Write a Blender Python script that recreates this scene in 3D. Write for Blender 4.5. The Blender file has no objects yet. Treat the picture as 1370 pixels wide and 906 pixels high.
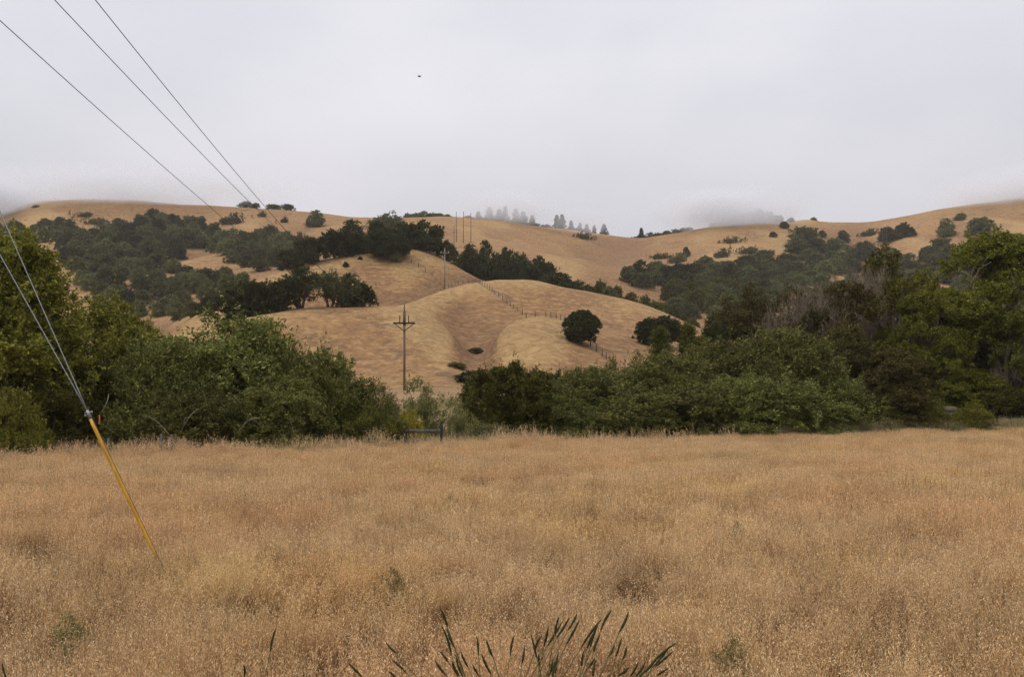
import bpy, math, random
import numpy as np
from mathutils import Vector, Quaternion

# ----------------------------------------------------------------- basics
F, CX, HY, ZC = 1186.0, 685.0, 540.0, 3.0        # calibration of the photograph (1370 x 906)
scene = bpy.context.scene
COL = scene.collection
UP = np.array([0.0, 0.0, 1.0])

def lin(r, g, b):
    f = lambda c: c / 12.92 if c <= 0.04045 else ((c + 0.055) / 1.055) ** 2.4
    return (f(r / 255), f(g / 255), f(b / 255), 1.0)

def sstep(a, b, x):
    t = np.clip((x - a) / (b - a), 0, 1)
    return t * t * (3 - 2 * t)

def norm(v):
    return v / np.maximum(np.linalg.norm(v, axis=-1, keepdims=True), 1e-9)

def rdir(rng, n):
    return norm(rng.normal(size=(n, 3)))

# ----------------------------------------------------------------- value noise
_NT = np.random.default_rng(77).random((256, 256))
def vnoise(x, y):
    xi, yi = np.floor(x).astype(int), np.floor(y).astype(int)
    fx, fy = x - xi, y - yi
    fx, fy = fx * fx * (3 - 2 * fx), fy * fy * (3 - 2 * fy)
    g = lambda a, b: _NT[a & 255, b & 255]
    return (g(xi, yi) * (1 - fx) + g(xi + 1, yi) * fx) * (1 - fy) + (g(xi, yi + 1) * (1 - fx) + g(xi + 1, yi + 1) * fx) * fy - 0.5
def fbm(x, y, o=4):
    s, a = 0, 1.0
    for k in range(o):
        s = s + a * vnoise(x * 2 ** k + 17.3 * k, y * 2 ** k + 5.1 * k)
        a *= 0.5
    return s

# ----------------------------------------------------------------- terrain profile
def pchip(x, X, Y):
    """monotone cubic; X, Y (C,N) or (N,) ; x (M,) -> (C,M)"""
    X, Y = np.atleast_2d(X).astype(float), np.atleast_2d(Y).astype(float)
    h = np.diff(X, axis=1); d = np.diff(Y, axis=1) / h
    m = np.zeros_like(Y)
    w1, w2 = 2 * h[:, 1:] + h[:, :-1], h[:, 1:] + 2 * h[:, :-1]
    ok = d[:, 1:] * d[:, :-1] > 0
    with np.errstate(divide='ignore', invalid='ignore'):
        mm = (w1 + w2) / (w1 / d[:, :-1] + w2 / d[:, 1:])
    m[:, 1:-1] = np.where(ok, mm, 0)
    m[:, 0], m[:, -1] = d[:, 0], d[:, -1]
    out = np.zeros((X.shape[0], len(x)))
    R = np.arange(X.shape[0])[:, None]
    xx = np.broadcast_to(x, out.shape)
    idx = np.clip((X[:, :, None] <= xx[:, None, :]).sum(1) - 1, 0, X.shape[1] - 2)
    x0, x1, y0, y1 = X[R, idx], X[R, idx + 1], Y[R, idx], Y[R, idx + 1]
    hh = x1 - x0; t = np.clip((xx - x0) / hh, 0, 1)
    return ((2 * t**3 - 3 * t**2 + 1) * y0 + (t**3 - 2 * t**2 + t) * hh * m[R, idx]
            + (-2 * t**3 + 3 * t**2) * y1 + (t**3 - t**2) * hh * m[R, idx + 1])

PXG = np.arange(-1500, 2901, 5.0)
def along(pairs, smooth=1.3):
    a = np.array(sorted(pairs))
    v = pchip(np.clip(PXG, a[0, 0], a[-1, 0]), a[:, 0], a[:, 1])[0]
    k = np.exp(-0.5 * (np.arange(-12, 13) / smooth) ** 2); k /= k.sum()
    return np.convolve(np.pad(v, 12, mode='edge'), k, mode='valid')
D_ = lambda s: [(float(a.split(':')[0]), float(a.split(':')[1])) for a in s.split()]
n2y = along(D_("-300:500 0:495 120:482 235:447 330:425 420:412 500:410 535:411 560:416 578:424 592:435 606:448 618:462 630:475 640:480 650:472 660:457 670:444 684:434 702:427 729:425 750:428 780:434 800:440 860:454 945:468 1050:485 1200:490 1370:490"), 0.8)
n2d = along(D_("-300:150 235:150 330:165 420:180 500:188 560:186 600:178 622:172 640:166 655:170 672:177 690:182 745:187 860:190 945:190 1370:190"), 0.8)
dpo = along(D_("-300:2 235:4 420:4 500:5 535:5 560:5 590:5 606:4 618:2 630:-2 646:-3 656:0 664:3 674:6 690:8 729:8 750:5 780:0 800:-3 860:-8 945:-6 1050:2 1370:2"), 0.8)
Ry = along(D_("-300:503 0:498 120:486 235:452 330:430 420:417 500:415 530:412 545:408 570:398 595:388 612:382 625:379 640:377 655:375 665:374 700:374 760:385 850:404 945:443 1000:465 1100:478 1370:482"), 0.8)
Rd = along(D_("-300:185 235:185 330:190 420:205 500:213 530:215 545:218 570:228 595:240 625:252 660:256 760:258 850:254 945:242 1370:240"))
d2o = along(D_("-300:2 330:2 420:3 500:5 530:5 570:5 595:3 612:2 640:1 1370:3"))
n4y = along(D_("-300:500 0:490 120:480 200:468 235:442 277:413 327:383 370:366 430:350 480:342 545:333 570:337 590:346 610:357 630:369 645:377 665:383 700:387 760:397 850:416 945:450 1000:470 1100:482 1370:484"), 1.0)
n4d = along(D_("-300:232 235:232 330:248 430:275 545:288 640:290 760:290 850:288 945:275 1370:275"))
n5y = along(D_("-300:480 0:455 120:438 235:420 330:398 420:385 480:375 545:360 640:400 700:402 760:411 850:430 945:440 1050:445 1200:450 1370:455"))
n6y = along(D_("-300:395 0:385 120:362 235:352 330:348 420:340 480:330 545:325 640:342 700:347 745:346 790:353 830:358 900:372 945:378 1050:385 1200:382 1370:385"))
n7y = along(D_("-300:330 0:316 60:306 120:308 235:309 330:305 420:312 500:305 545:303 620:308 700:325 745:336 830:352 900:340 960:333 1050:342 1130:352 1200:332 1300:318 1370:308"))
n8y = along(D_("-400:305 -100:300 0:287 30:276 60:268 130:266 200:269 270:275 340:278 400:282 470:289 540:291 590:290 640:293 700:300 760:307 810:313 860:320 900:314 960:302 1000:299 1040:297 1080:293 1110:297 1150:298 1200:293 1250:283 1300:275 1370:266 1500:258 1700:262"), 1.4)
n8y = n8y + 5
n8d = along(D_("-300:820 0:800 400:780 640:760 860:840 1000:800 1150:860 1370:820 1700:820"))
zof = lambda y, d: ZC + (HY - y) / F * d
NC = len(PXG); one = np.ones(NC)
Dn = [0 * one, 50 * one, 66 * one, 84 * one, 120 * one, n2d, n2d + 14, Rd, Rd + 13, n4d, 350 * one, 480 * one, 630 * one, n8d, n8d + 160, 1800 * one]
Zn = [0 * one, 0 * one, 0.6 * one, 2.2 * one, zof(519, 120) * one, zof(n2y, n2d), zof(n2y + dpo, n2d + 14), zof(Ry, Rd), zof(Ry + d2o, Rd + 13), zof(n4y, n4d), zof(n5y, 350),
      zof(n6y, 480), zof(n7y, 630), zof(n8y, n8d), zof(n8y, n8d) - 25, 70 * one]
Dn, Zn = np.stack(Dn, 1), np.stack(Zn, 1)
DG = np.concatenate([np.linspace(0, 300, 301), np.geomspace(301.5, 1800, 360)])
TAB = pchip(DG, Dn, Zn)                                     # (NC, ND)

def ground(X, Y):
    X, Y = np.atleast_1d(np.asarray(X, float)), np.atleast_1d(np.asarray(Y, float))
    ya = np.maximum(Y, 20.0)
    c = np.clip((CX + F * X / ya - PXG[0]) / 5.0, 0, NC - 1.001)
    r = np.clip(np.interp(Y, DG, np.arange(len(DG))), 0, len(DG) - 1.001)
    ci, ri = c.astype(int), r.astype(int); fc, fr = c - ci, r - ri
    z = (TAB[ci, ri] * (1 - fc) + TAB[ci + 1, ri] * fc) * (1 - fr) + (TAB[ci, ri + 1] * (1 - fc) + TAB[ci + 1, ri + 1] * fc) * fr
    z = z + 1.3 * (1 - sstep(2.2, 6.0, Y))                  # roadside bank the photographer stands on
    a1 = sstep(100, 260, Y)
    z = z + 0.10 * fbm(X / 6, Y / 6, 3) * sstep(3, 9, Y) + a1 * 0.7 * fbm(X / 26 + 3, Y / 26, 4) + sstep(370, 450, Y) * (1 - .8 * sstep(640, 740, Y)) * 9.0 * fbm(X / 62 + 9, Y / 190, 3) * (1 - sstep(900, 1100, Y))
    return z
g1 = lambda x, y: float(ground(x, y)[0])
at = lambda px, d: ((px - CX) / F * d, d)

_DS = np.concatenate([np.arange(40, 300, 1.0), np.arange(300, 1000, 2.5)])
def hit(px, py, dmin=60):
    """where the sight line through a pixel of the photograph meets the ground"""
    ds = _DS[_DS >= dmin]
    ys = HY - F * (ground((px - CX) / F * ds, ds) - ZC) / ds
    k = np.argmax(ys <= py)
    if ys[k] > py:
        k = int(np.argmin(ys))
    return float(ds[k])

# ----------------------------------------------------------------- mesh helpers
def make_mesh(name, V, Q=None, T=None, attrs=None, mats=(), smooth=False, midx=None):
    me = bpy.data.meshes.new(name)
    V = np.asarray(V, np.float32)
    me.vertices.add(len(V)); me.vertices.foreach_set('co', V.ravel())
    Q = np.zeros((0, 4), int) if Q is None else np.asarray(Q, int).reshape(-1, 4)
    T = np.zeros((0, 3), int) if T is None else np.asarray(T, int).reshape(-1, 3)
    lv = np.concatenate([Q.ravel(), T.ravel()]).astype(np.int32)
    tot = np.concatenate([np.full(len(Q), 4), np.full(len(T), 3)]).astype(np.int32)
    if len(tot):
        me.loops.add(len(lv)); me.loops.foreach_set('vertex_index', lv)
        me.polygons.add(len(tot))
        me.polygons.foreach_set('loop_start', np.concatenate([[0], np.cumsum(tot)[:-1]]).astype(np.int32))
        me.polygons.foreach_set('loop_total', tot)
        if smooth:
            me.polygons.foreach_set('use_smooth', np.ones(len(tot), bool))
    for k, (ty, a) in (attrs or {}).items():
        at_ = me.attributes.new(k, ty, 'POINT')
        at_.data.foreach_set('vector' if ty == 'FLOAT_VECTOR' else 'value', np.ascontiguousarray(a).ravel())
    for m in mats:
        me.materials.append(m)
    if midx is not None and len(tot):
        me.polygons.foreach_set('material_index', np.asarray(midx, np.int32))
    me.update(calc_edges=True)
    return me

def link(name, data, parent=None, loc=None):
    o = bpy.data.objects.new(name, data); COL.objects.link(o)
    if parent is not None: o.parent = parent
    if loc is not None: o.location = loc
    return o

def tag(o, label=None, cat=None, group=None, kind=None):
    if label: o['label'] = label
    if cat: o['category'] = cat
    if group: o['group'] = group
    if kind: o['kind'] = kind
    return o

class MB:
    """collects boxes and tubes into one mesh"""
    def __init__(s): s.V, s.Q, s.T, s.n = [], [], [], 0
    def add(s, V, Q=None, T=None):
        V = np.asarray(V, float)
        s.V.append(V)
        if Q is not None and len(Q): s.Q.append(np.asarray(Q, int) + s.n)
        if T is not None and len(T): s.T.append(np.asarray(T, int) + s.n)
        s.n += len(V)
    def box(s, c, size, rz=0, bev=0.0):
        hx, hy, hz = np.array(size) / 2
        b = bev
        ring = [(-hx + b, -hy), (hx - b, -hy), (hx, -hy + b), (hx, hy - b), (hx - b, hy), (-hx + b, hy), (-hx, hy - b), (-hx, -hy + b)] if b > 0 else [(-hx, -hy), (hx, -hy), (hx, hy), (-hx, hy)]
        k = len(ring)
        V = [(x, y, z) for z in (-hz, hz) for x, y in ring]
        cr, sr = math.cos(rz), math.sin(rz)
        V = [(x * cr - y * sr + c[0], x * sr + y * cr + c[1], z + c[2]) for x, y, z in V]
        Q = [(i, (i + 1) % k, k + (i + 1) % k, k + i) for i in range(k)]
        T = [(0, i + 1, i) for i in range(1, k - 1)] + [(k, k + i, k + i + 1) for i in range(1, k - 1)]
        s.add(V, Q, T)
    def tube(s, P, R, sides=6, cap=True):
        P = np.asarray(P, float); n = len(P)
        R = np.broadcast_to(np.asarray(R, float), (n,))
        t = norm(np.gradient(P, axis=0))
        ref = np.array([0.31, 0.95, 0.07]) if abs(t[0][2]) > 0.6 else np.array([0.05, 0.1, 1.0])
        u = norm(np.cross(t, ref)); v = np.cross(t, u)
        a = np.arange(sides) * 2 * math.pi / sides
        V = P[:, None] + R[:, None, None] * (np.cos(a)[None, :, None] * u[:, None] + np.sin(a)[None, :, None] * v[:, None])
        i = np.arange(n - 1)[:, None] * sides; j = np.arange(sides)[None]; jn = (j + 1) % sides
        Q = np.stack([i + j, i + jn, i + sides + jn, i + sides + j], -1).reshape(-1, 4)
        T = []
        if cap:
            T = [(0, k + 1, k) for k in range(1, sides - 1)] + [((n - 1) * sides, (n - 1) * sides + k, (n - 1) * sides + k + 1) for k in range(1, sides - 1)]
        s.add(V.reshape(-1, 3), Q, T)
    def mesh(s, name, mat, smooth=False):
        return make_mesh(name, np.concatenate(s.V), np.concatenate(s.Q) if s.Q else None, np.concatenate(s.T) if s.T else None, mats=[mat], smooth=smooth)
    def build(s, name, mat, parent=None, loc=None, smooth=False):
        return link(name, s.mesh(name, mat, smooth), parent, loc)

# ----------------------------------------------------------------- materials
class NT:
    def __init__(s, name):
        s.m = bpy.data.materials.new(name); s.m.use_nodes = True
        s.t = s.m.node_tree; s.t.nodes.clear()
        s.out = s.t.nodes.new('ShaderNodeOutputMaterial')
    def n(s, ty, **kw):
        nd = s.t.nodes.new(ty)
        for k, v in kw.items():
            if k.startswith('i_'):
                key = k[2:]; key = int(key) if key.isdigit() else key.replace('_', ' ')
                nd.inputs[key].default_value = v
            else: setattr(nd, k, v)
        return nd
    def l(s, a, b): s.t.links.new(a, b)
    def attr(s, name): return s.n('ShaderNodeAttribute', attribute_name=name).outputs['Fac']
    def mix(s, fac, a, b, mode='MIX'):
        nd = s.n('ShaderNodeMix', data_type='RGBA', blend_type=mode)
        for sock, v in ((nd.inputs[0], fac), (nd.inputs[6], a), (nd.inputs[7], b)):
            if hasattr(v, 'is_linked'): s.l(v, sock)
            else: sock.default_value = v
        return nd.outputs[2]
    def math(s, op, a, b=0.0, clamp=False):
        nd = s.n('ShaderNodeMath', operation=op, use_clamp=clamp)
        for sock, v in ((nd.inputs[0], a), (nd.inputs[1], b)):
            if hasattr(v, 'is_linked'): s.l(v, sock)
            else: sock.default_value = v
        return nd.outputs[0]
    def noise(s, vec, scale, detail=4, rough=0.55, dist=0.0):
        nd = s.n('ShaderNodeTexNoise'); nd.inputs['Scale'].default_value = scale
        nd.inputs['Detail'].default_value = detail; nd.inputs['Roughness'].default_value = rough; nd.inputs['Distortion'].default_value = dist
        s.l(vec, nd.inputs['Vector']); return nd.outputs[0]
    def mapping(s, vec, scale=(1, 1, 1), rot=(0, 0, 0)):
        nd = s.n('ShaderNodeMapping'); nd.inputs['Scale'].default_value = scale; nd.inputs['Rotation'].default_value = rot
        s.l(vec, nd.inputs['Vector']); return nd.outputs[0]
    def range(s, v, a, b, c=0.0, d=1.0):
        nd = s.n('ShaderNodeMapRange', interpolation_type='SMOOTHSTEP')
        s.l(v, nd.inputs[0])
        for k, q in zip((1, 2, 3, 4), (a, b, c, d)): nd.inputs[k].default_value = q
        return nd.outputs[0]
    def pos(s): return s.n('ShaderNodeNewGeometry').outputs['Position']
    def rnd(s): return s.n('ShaderNodeObjectInfo').outputs['Random']
    def bsdf(s, col, rough=0.85, spec=0.2, trans=0.0, bump=None, bs=0.5, bd=0.05, metal=0.0):
        p = s.n('ShaderNodeBsdfPrincipled'); p.inputs['Roughness'].default_value = rough
        p.inputs['Specular IOR Level'].default_value = spec; p.inputs['Metallic'].default_value = metal
        if hasattr(col, 'is_linked'): s.l(col, p.inputs['Base Color'])
        else: p.inputs['Base Color'].default_value = col
        if bump is not None:
            b = s.n('ShaderNodeBump'); b.inputs['Strength'].default_value = bs; b.inputs['Distance'].default_value = bd
            s.l(bump, b.inputs['Height']); s.l(b.outputs[0], p.inputs['Normal'])
        o = p.outputs[0]
        if trans > 0:
            tr = s.n('ShaderNodeBsdfTranslucent')
            if hasattr(col, 'is_linked'): s.l(col, tr.inputs[0])
            else: tr.inputs[0].default_value = col
            mx = s.n('ShaderNodeMixShader'); mx.inputs[0].default_value = trans
            s.l(o, mx.inputs[1]); s.l(tr.outputs[0], mx.inputs[2]); o = mx.outputs[0]
        s.l(o, s.out.inputs[0])
        return s.m

def leaf_mat(name, dark, mid, light, trans=0.2, rv=0.22):
    """leaf colours: 'tone' differs from spray to spray, 'var' from leaf to leaf"""
    n = NT(name)
    c = n.mix(n.attr('tone'), dark, mid)
    c = n.mix(n.math('POWER', n.attr('var'), 2.2), c, light)
    hs = n.n('ShaderNodeHueSaturation')
    n.l(n.math('ADD', n.math('MULTIPLY', n.rnd(), 0.03), 0.485), hs.inputs['Hue'])
    n.l(n.math('ADD', n.math('MULTIPLY', n.rnd(), rv * 2), 1.0 - rv), hs.inputs['Value'])
    n.l(c, hs.inputs['Color'])
    return n.bsdf(hs.outputs[0], 0.65, 0.08, trans)

def bark_mat(name, a, b):
    n = NT(name)
    nz = n.noise(n.mapping(n.pos(), (4, 4, 1.2)), 3.0, 5)
    return n.bsdf(n.mix(n.range(nz, 0.3, 0.7), a, b), 0.9, 0.1, bump=nz, bs=0.6, bd=0.03)

def plain_mat(name, a, b, scale=8.0, rough=0.6, spec=0.3, metal=0.0, stretch=(1, 1, 1)):
    n = NT(name)
    nz = n.noise(n.mapping(n.pos(), stretch), scale, 5, 0.65)
    return n.bsdf(n.mix(n.range(nz, 0.3, 0.72), a, b), rough, spec, bump=nz, bs=0.25, bd=0.01, metal=metal)

M = {}
M['willow'] = leaf_mat('willow_leaf', (.037, .042, .009, 1), (.126, .130, .026, 1), (.27, .262, .078, 1))
M['broad'] = leaf_mat('broad_leaf', (.060, .062, .008, 1), (.170, .160, .024, 1), (.31, .285, .055, 1))
M['bay'] = leaf_mat('bay_leaf', (.036, .038, .007, 1), (.088, .086, .014, 1), (.17, .16, .035, 1))
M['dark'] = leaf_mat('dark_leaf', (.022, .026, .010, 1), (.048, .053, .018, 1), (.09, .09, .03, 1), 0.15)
M['oak'] = leaf_mat('oak_leaf', (.045, .049, .018, 1), (.115, .118, .042, 1), (.20, .20, .075, 1), 0.2, 0.35)
M['cypress'] = leaf_mat('cypress_leaf', (.040, .043, .006, 1), (.115, .112, .014, 1), (.26, .24, .04, 1), 0.22)
M['umber'] = leaf_mat('umber_leaf', (.035, .032, .010, 1), (.078, .066, .018, 1), (.14, .11, .035, 1), 0.2)
M['conifer'] = leaf_mat('conifer_needle', (.03, .037, .02, 1), (.06, .07, .035, 1), (.10, .11, .05, 1), 0.1)
M['sapling'] = leaf_mat('sapling_leaf', (.055, .065, .012, 1), (.11, .12, .022, 1), (.18, .18, .045, 1))
M['scrub'] = leaf_mat('scrub_leaf', (.075, .072, .022, 1), (.15, .135, .045, 1), (.26, .23, .10, 1))
M['grey'] = leaf_mat('grey_leaf', (.075, .075, .045, 1), (.14, .135, .085, 1), (.26, .24, .17, 1))
M['mustard'] = leaf_mat('mustard_bloom', (.10, .105, .02, 1), (.26, .24, .02, 1), (.46, .40, .03, 1))
M['twig'] = leaf_mat('dry_twig_leaf', (.07, .055, .035, 1), (.13, .10, .06, 1), (.2, .16, .1, 1))
M['bark'] = bark_mat('bark', (.05, .042, .034, 1), (.13, .11, .09, 1))
M['bare'] = bark_mat('grey_bark', (.115, .09, .06, 1), (.27, .22, .155, 1))
M['pole'] = plain_mat('pole_wood', (.12, .078, .058, 1), (.23, .155, .115, 1), 2.0, 0.85, 0.1, 0, (6, 6, 0.4))
M['pole_grey'] = plain_mat('weathered_pole_wood', (.15, .13, .12, 1), (.28, .25, .235, 1), 2.0, 0.85, 0.1, 0, (6, 6, 0.4))
M['post'] = plain_mat('weathered_post_wood', (.055, .052, .047, 1), (.14, .13, .115, 1), 4.0, 0.9, 0.1, 0, (5, 5, 0.6))
M['post_dark'] = plain_mat('dark_post_wood', (.014, .014, .014, 1), (.04, .038, .036, 1), 4.0, 0.9, 0.1, 0, (5, 5, 0.6))
M['hill_post'] = plain_mat('hill_post_wood', (.05, .038, .03, 1), (.11, .085, .065, 1), 4.0, 0.9, 0.1)
M['steel'] = plain_mat('galvanised_steel', (.22, .22, .22, 1), (.36, .36, .36, 1), 30.0, 0.5, 0.5, 0.6)
M['rust'] = plain_mat('rusty_steel', (.07, .055, .045, 1), (.14, .11, .09, 1), 30.0, 0.8, 0.3, 0.2)
M['wire'] = plain_mat('wire_jacket', (.028, .028, .03, 1), (.05, .05, .052, 1), 5.0, 0.6, 0.3)
def guard_mat():
    n = NT('yellow_plastic'); p = n.pos()
    c = n.mix(n.range(n.noise(n.mapping(p, (6, 6, 1)), 2.0, 4), .35, .7), (.50, .25, .012, 1), (.64, .35, .03, 1))
    sc = n.noise(n.mapping(p, (30, 30, 5)), 1.5, 6, .75)
    c = n.mix(n.math('MULTIPLY', n.range(sc, .56, .66), .7), c, (.16, .10, .04, 1))
    return n.bsdf(c, .55, .3, bump=sc, bs=.2, bd=.004)
M['yellow'] = guard_mat()
M['porcelain'] = plain_mat('glazed_insulator', (.5, .5, .5, 1), (.66, .66, .66, 1), 20.0, 0.25, 0.5)
M['orange'] = plain_mat('orange_ribbon', (.62, .10, .04, 1), (.75, .15, .06, 1), 20.0, 0.6, 0.3)
M['shed'] = plain_mat('pale_shed_paint', (.36, .31, .22, 1), (.48, .43, .32, 1), 2.0, 0.8, 0.2, 0, (1, 1, .3))
M['shed_roof'] = plain_mat('shed_roof_felt', (.10, .085, .06, 1), (.17, .145, .10, 1), 6.0, 0.9, 0.1)
M['glass'] = plain_mat('dark_glass', (.015, .017, .02, 1), (.03, .033, .036, 1), 2.0, 0.1, 0.6)
M['bird'] = plain_mat('dark_feathers', (.02, .02, .022, 1), (.045, .043, .042, 1), 20.0, 0.7, 0.2)
M['head'] = plain_mat('green_seed_head', (.020, .025, .006, 1), (.052, .052, .014, 1), 90.0, 0.8, 0.2)
M['stalk'] = plain_mat('reed_stalk', (.07, .065, .02, 1), (.16, .12, .05, 1), 14.0, 0.7, 0.2)

def ground_mat():
    n = NT('dry_hill_grass')
    p = n.pos()
    sep = n.n('ShaderNodeSeparateXYZ'); n.l(p, sep.inputs[0])
    big = n.noise(p, 0.016, 4, 0.55, 0.6)
    med = n.noise(n.mapping(p, (1, 1, 1.6)), 0.075, 5, 0.62, 1.2)
    fine = n.noise(n.mapping(p, (1, .7, 2.2)), 0.55, 5, 0.7, 0.8)
    tuft = n.noise(n.mapping(p, (1, 1, 3)), 2.2, 4, 0.75)
    c = n.mix(n.range(big, 0.36, 0.64), (.262, .143, .066, 1), (.330, .190, .085, 1))
    c = n.mix(n.math('MULTIPLY', n.range(med, 0.48, 0.68), 0.8), c, (.150, .095, .062, 1))      # purplish dry stands
    c = n.mix(n.math('MULTIPLY', n.range(fine, 0.49, 0.63), 0.8), c, (.42, .264, .116, 1))       # pale oats
    c = n.mix(n.math('MULTIPLY', n.range(fine, 0.48, 0.34), 0.8), c, (.14, .088, .048, 1))
    # cattle terraces: thin bands that follow the height
    wob = n.noise(p, 0.05, 3, 0.5)
    zz = n.math('ADD', n.math('MULTIPLY', sep.outputs[2], 4.2), n.math('MULTIPLY', wob, 34.0))
    ter = n.math('SINE', zz)
    tm = n.math('MULTIPLY', n.range(ter, 0.35, 1.0), n.range(n.noise(p, 0.03, 3), 0.42, 0.6))
    c = n.mix(n.math('MULTIPLY', tm, 0.42), c, (.14, .088, .050, 1))
    c = n.mix(n.math('MULTIPLY', n.range(tuft, 0.50, 0.64), 0.5), c, (.17, .105, .055, 1))
    # valley floor: greener stubble and bare sand
    fl = n.math('MULTIPLY', n.range(sep.outputs[1], 128, 112), n.range(sep.outputs[1], 60, 75))
    g = n.mix(n.range(n.noise(p, 0.09, 4), 0.42, 0.6), (.16, .125, .055, 1), (.30, .20, .115, 1))
    c = n.mix(n.math('MULTIPLY', fl, 0.8), c, g)
    # field soil under the meadow
    s = n.mix(n.range(n.noise(p, 0.5, 4), 0.35, 0.65), (.10, .058, .03, 1), (.16, .10, .052, 1))
    c = n.mix(n.range(sep.outputs[1], 62, 50), c, s)
    h = n.math('ADD', n.math('MULTIPLY', fine, 1.0), n.math('MULTIPLY', tuft, 0.45))
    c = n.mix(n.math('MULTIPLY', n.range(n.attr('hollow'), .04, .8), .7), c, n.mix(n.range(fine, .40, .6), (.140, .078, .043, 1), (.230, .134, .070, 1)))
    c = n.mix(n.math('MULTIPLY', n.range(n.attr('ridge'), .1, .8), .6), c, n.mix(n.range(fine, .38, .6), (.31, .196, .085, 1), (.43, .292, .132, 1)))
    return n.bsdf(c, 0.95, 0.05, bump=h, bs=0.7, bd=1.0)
M['ground'] = ground_mat()

def grass_mat(name, low, stem, spike, tint1, tint2, tint3, trans=0.3):
    n = NT(name)
    p = n.pos()
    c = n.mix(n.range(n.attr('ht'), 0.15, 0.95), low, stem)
    c = n.mix(n.attr('spk'), c, spike)
    a = n.noise(p, 0.16, 4, 0.6, 0.5); b = n.noise(p, 0.33, 4, 0.6, 0.5)
    off = n.n('ShaderNodeVectorMath', operation='ADD'); n.l(p, off.inputs[0]); off.inputs[1].default_value = (91, 37, 5)
    d = n.noise(off.outputs[0], 0.21, 4, 0.6, 0.4)
    c = n.mix(n.math('MULTIPLY', n.range(a, 0.46, 0.62), 0.60), c, n.mix(1.0, c, tint1, 'MULTIPLY'))
    c = n.mix(n.math('MULTIPLY', n.range(b, 0.48, 0.64), 0.60), c, n.mix(1.0, c, tint2, 'MULTIPLY'))
    c = n.mix(n.math('MULTIPLY', n.range(d, 0.50, 0.66), 0.55), c, n.mix(1.0, c, tint3, 'MULTIPLY'))
    hs = n.n('ShaderNodeHueSaturation')
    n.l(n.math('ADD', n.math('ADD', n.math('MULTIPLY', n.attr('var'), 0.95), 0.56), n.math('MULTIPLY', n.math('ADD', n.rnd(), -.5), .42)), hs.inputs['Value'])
    n.l(c, hs.inputs['Color'])
    return n.bsdf(hs.outputs[0], 0.7, 0.15, trans)
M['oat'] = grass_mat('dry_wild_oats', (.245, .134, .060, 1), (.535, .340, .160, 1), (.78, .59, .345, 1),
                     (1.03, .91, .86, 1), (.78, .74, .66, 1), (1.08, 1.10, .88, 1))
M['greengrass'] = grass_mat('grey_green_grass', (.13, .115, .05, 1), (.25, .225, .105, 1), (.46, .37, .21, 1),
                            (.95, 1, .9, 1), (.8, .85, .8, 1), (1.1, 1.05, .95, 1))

# ----------------------------------------------------------------- ground sheet
def build_ground():
    U = np.arange(-1.5, 1.5001, 0.0045)
    Ys = np.concatenate([np.linspace(-38, 0, 14), np.arange(0.5, 12, 0.5), np.arange(12, 110, 1.6), np.arange(110, 300, 1.5), np.geomspace(301, 1750, 170)])
    Yg, Ug = np.meshgrid(Ys, U, indexing='ij')
    Xg = Ug * (Yg + 40)
    Z = ground(Xg.ravel(), Yg.ravel())
    V = np.stack([Xg.ravel(), Yg.ravel(), Z], 1)
    nr, nc = Yg.shape
    i = (np.arange(nr - 1)[:, None] * nc + np.arange(nc - 1)[None]).ravel()
    # hollows darker, rounded crests paler: growth tones that also paint in relief shading
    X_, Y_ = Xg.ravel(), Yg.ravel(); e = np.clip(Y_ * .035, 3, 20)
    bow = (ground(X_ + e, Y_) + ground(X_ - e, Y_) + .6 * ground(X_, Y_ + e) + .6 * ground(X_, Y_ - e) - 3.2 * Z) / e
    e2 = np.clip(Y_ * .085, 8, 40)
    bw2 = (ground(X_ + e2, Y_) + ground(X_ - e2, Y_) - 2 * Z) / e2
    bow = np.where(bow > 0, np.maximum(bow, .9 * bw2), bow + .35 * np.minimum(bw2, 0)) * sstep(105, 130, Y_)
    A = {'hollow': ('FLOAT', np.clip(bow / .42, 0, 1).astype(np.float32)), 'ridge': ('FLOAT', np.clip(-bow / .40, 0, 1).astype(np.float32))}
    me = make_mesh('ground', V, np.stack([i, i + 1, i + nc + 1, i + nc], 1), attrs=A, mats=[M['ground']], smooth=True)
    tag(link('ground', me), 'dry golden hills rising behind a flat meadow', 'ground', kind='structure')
build_ground()

# ----------------------------------------------------------------- plants
def leaf_quads(rng, P, D, L, W):
    n = len(P)
    S = norm(np.cross(D, rdir(rng, n))) * (W / 2)[:, None]
    mid = P + D * (L * 0.5)[:, None]
    V = np.stack([P, mid + S, P + D * L[:, None], mid - S], 1).reshape(-1, 3)
    return V, np.arange(4 * n).reshape(n, 4)

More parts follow.
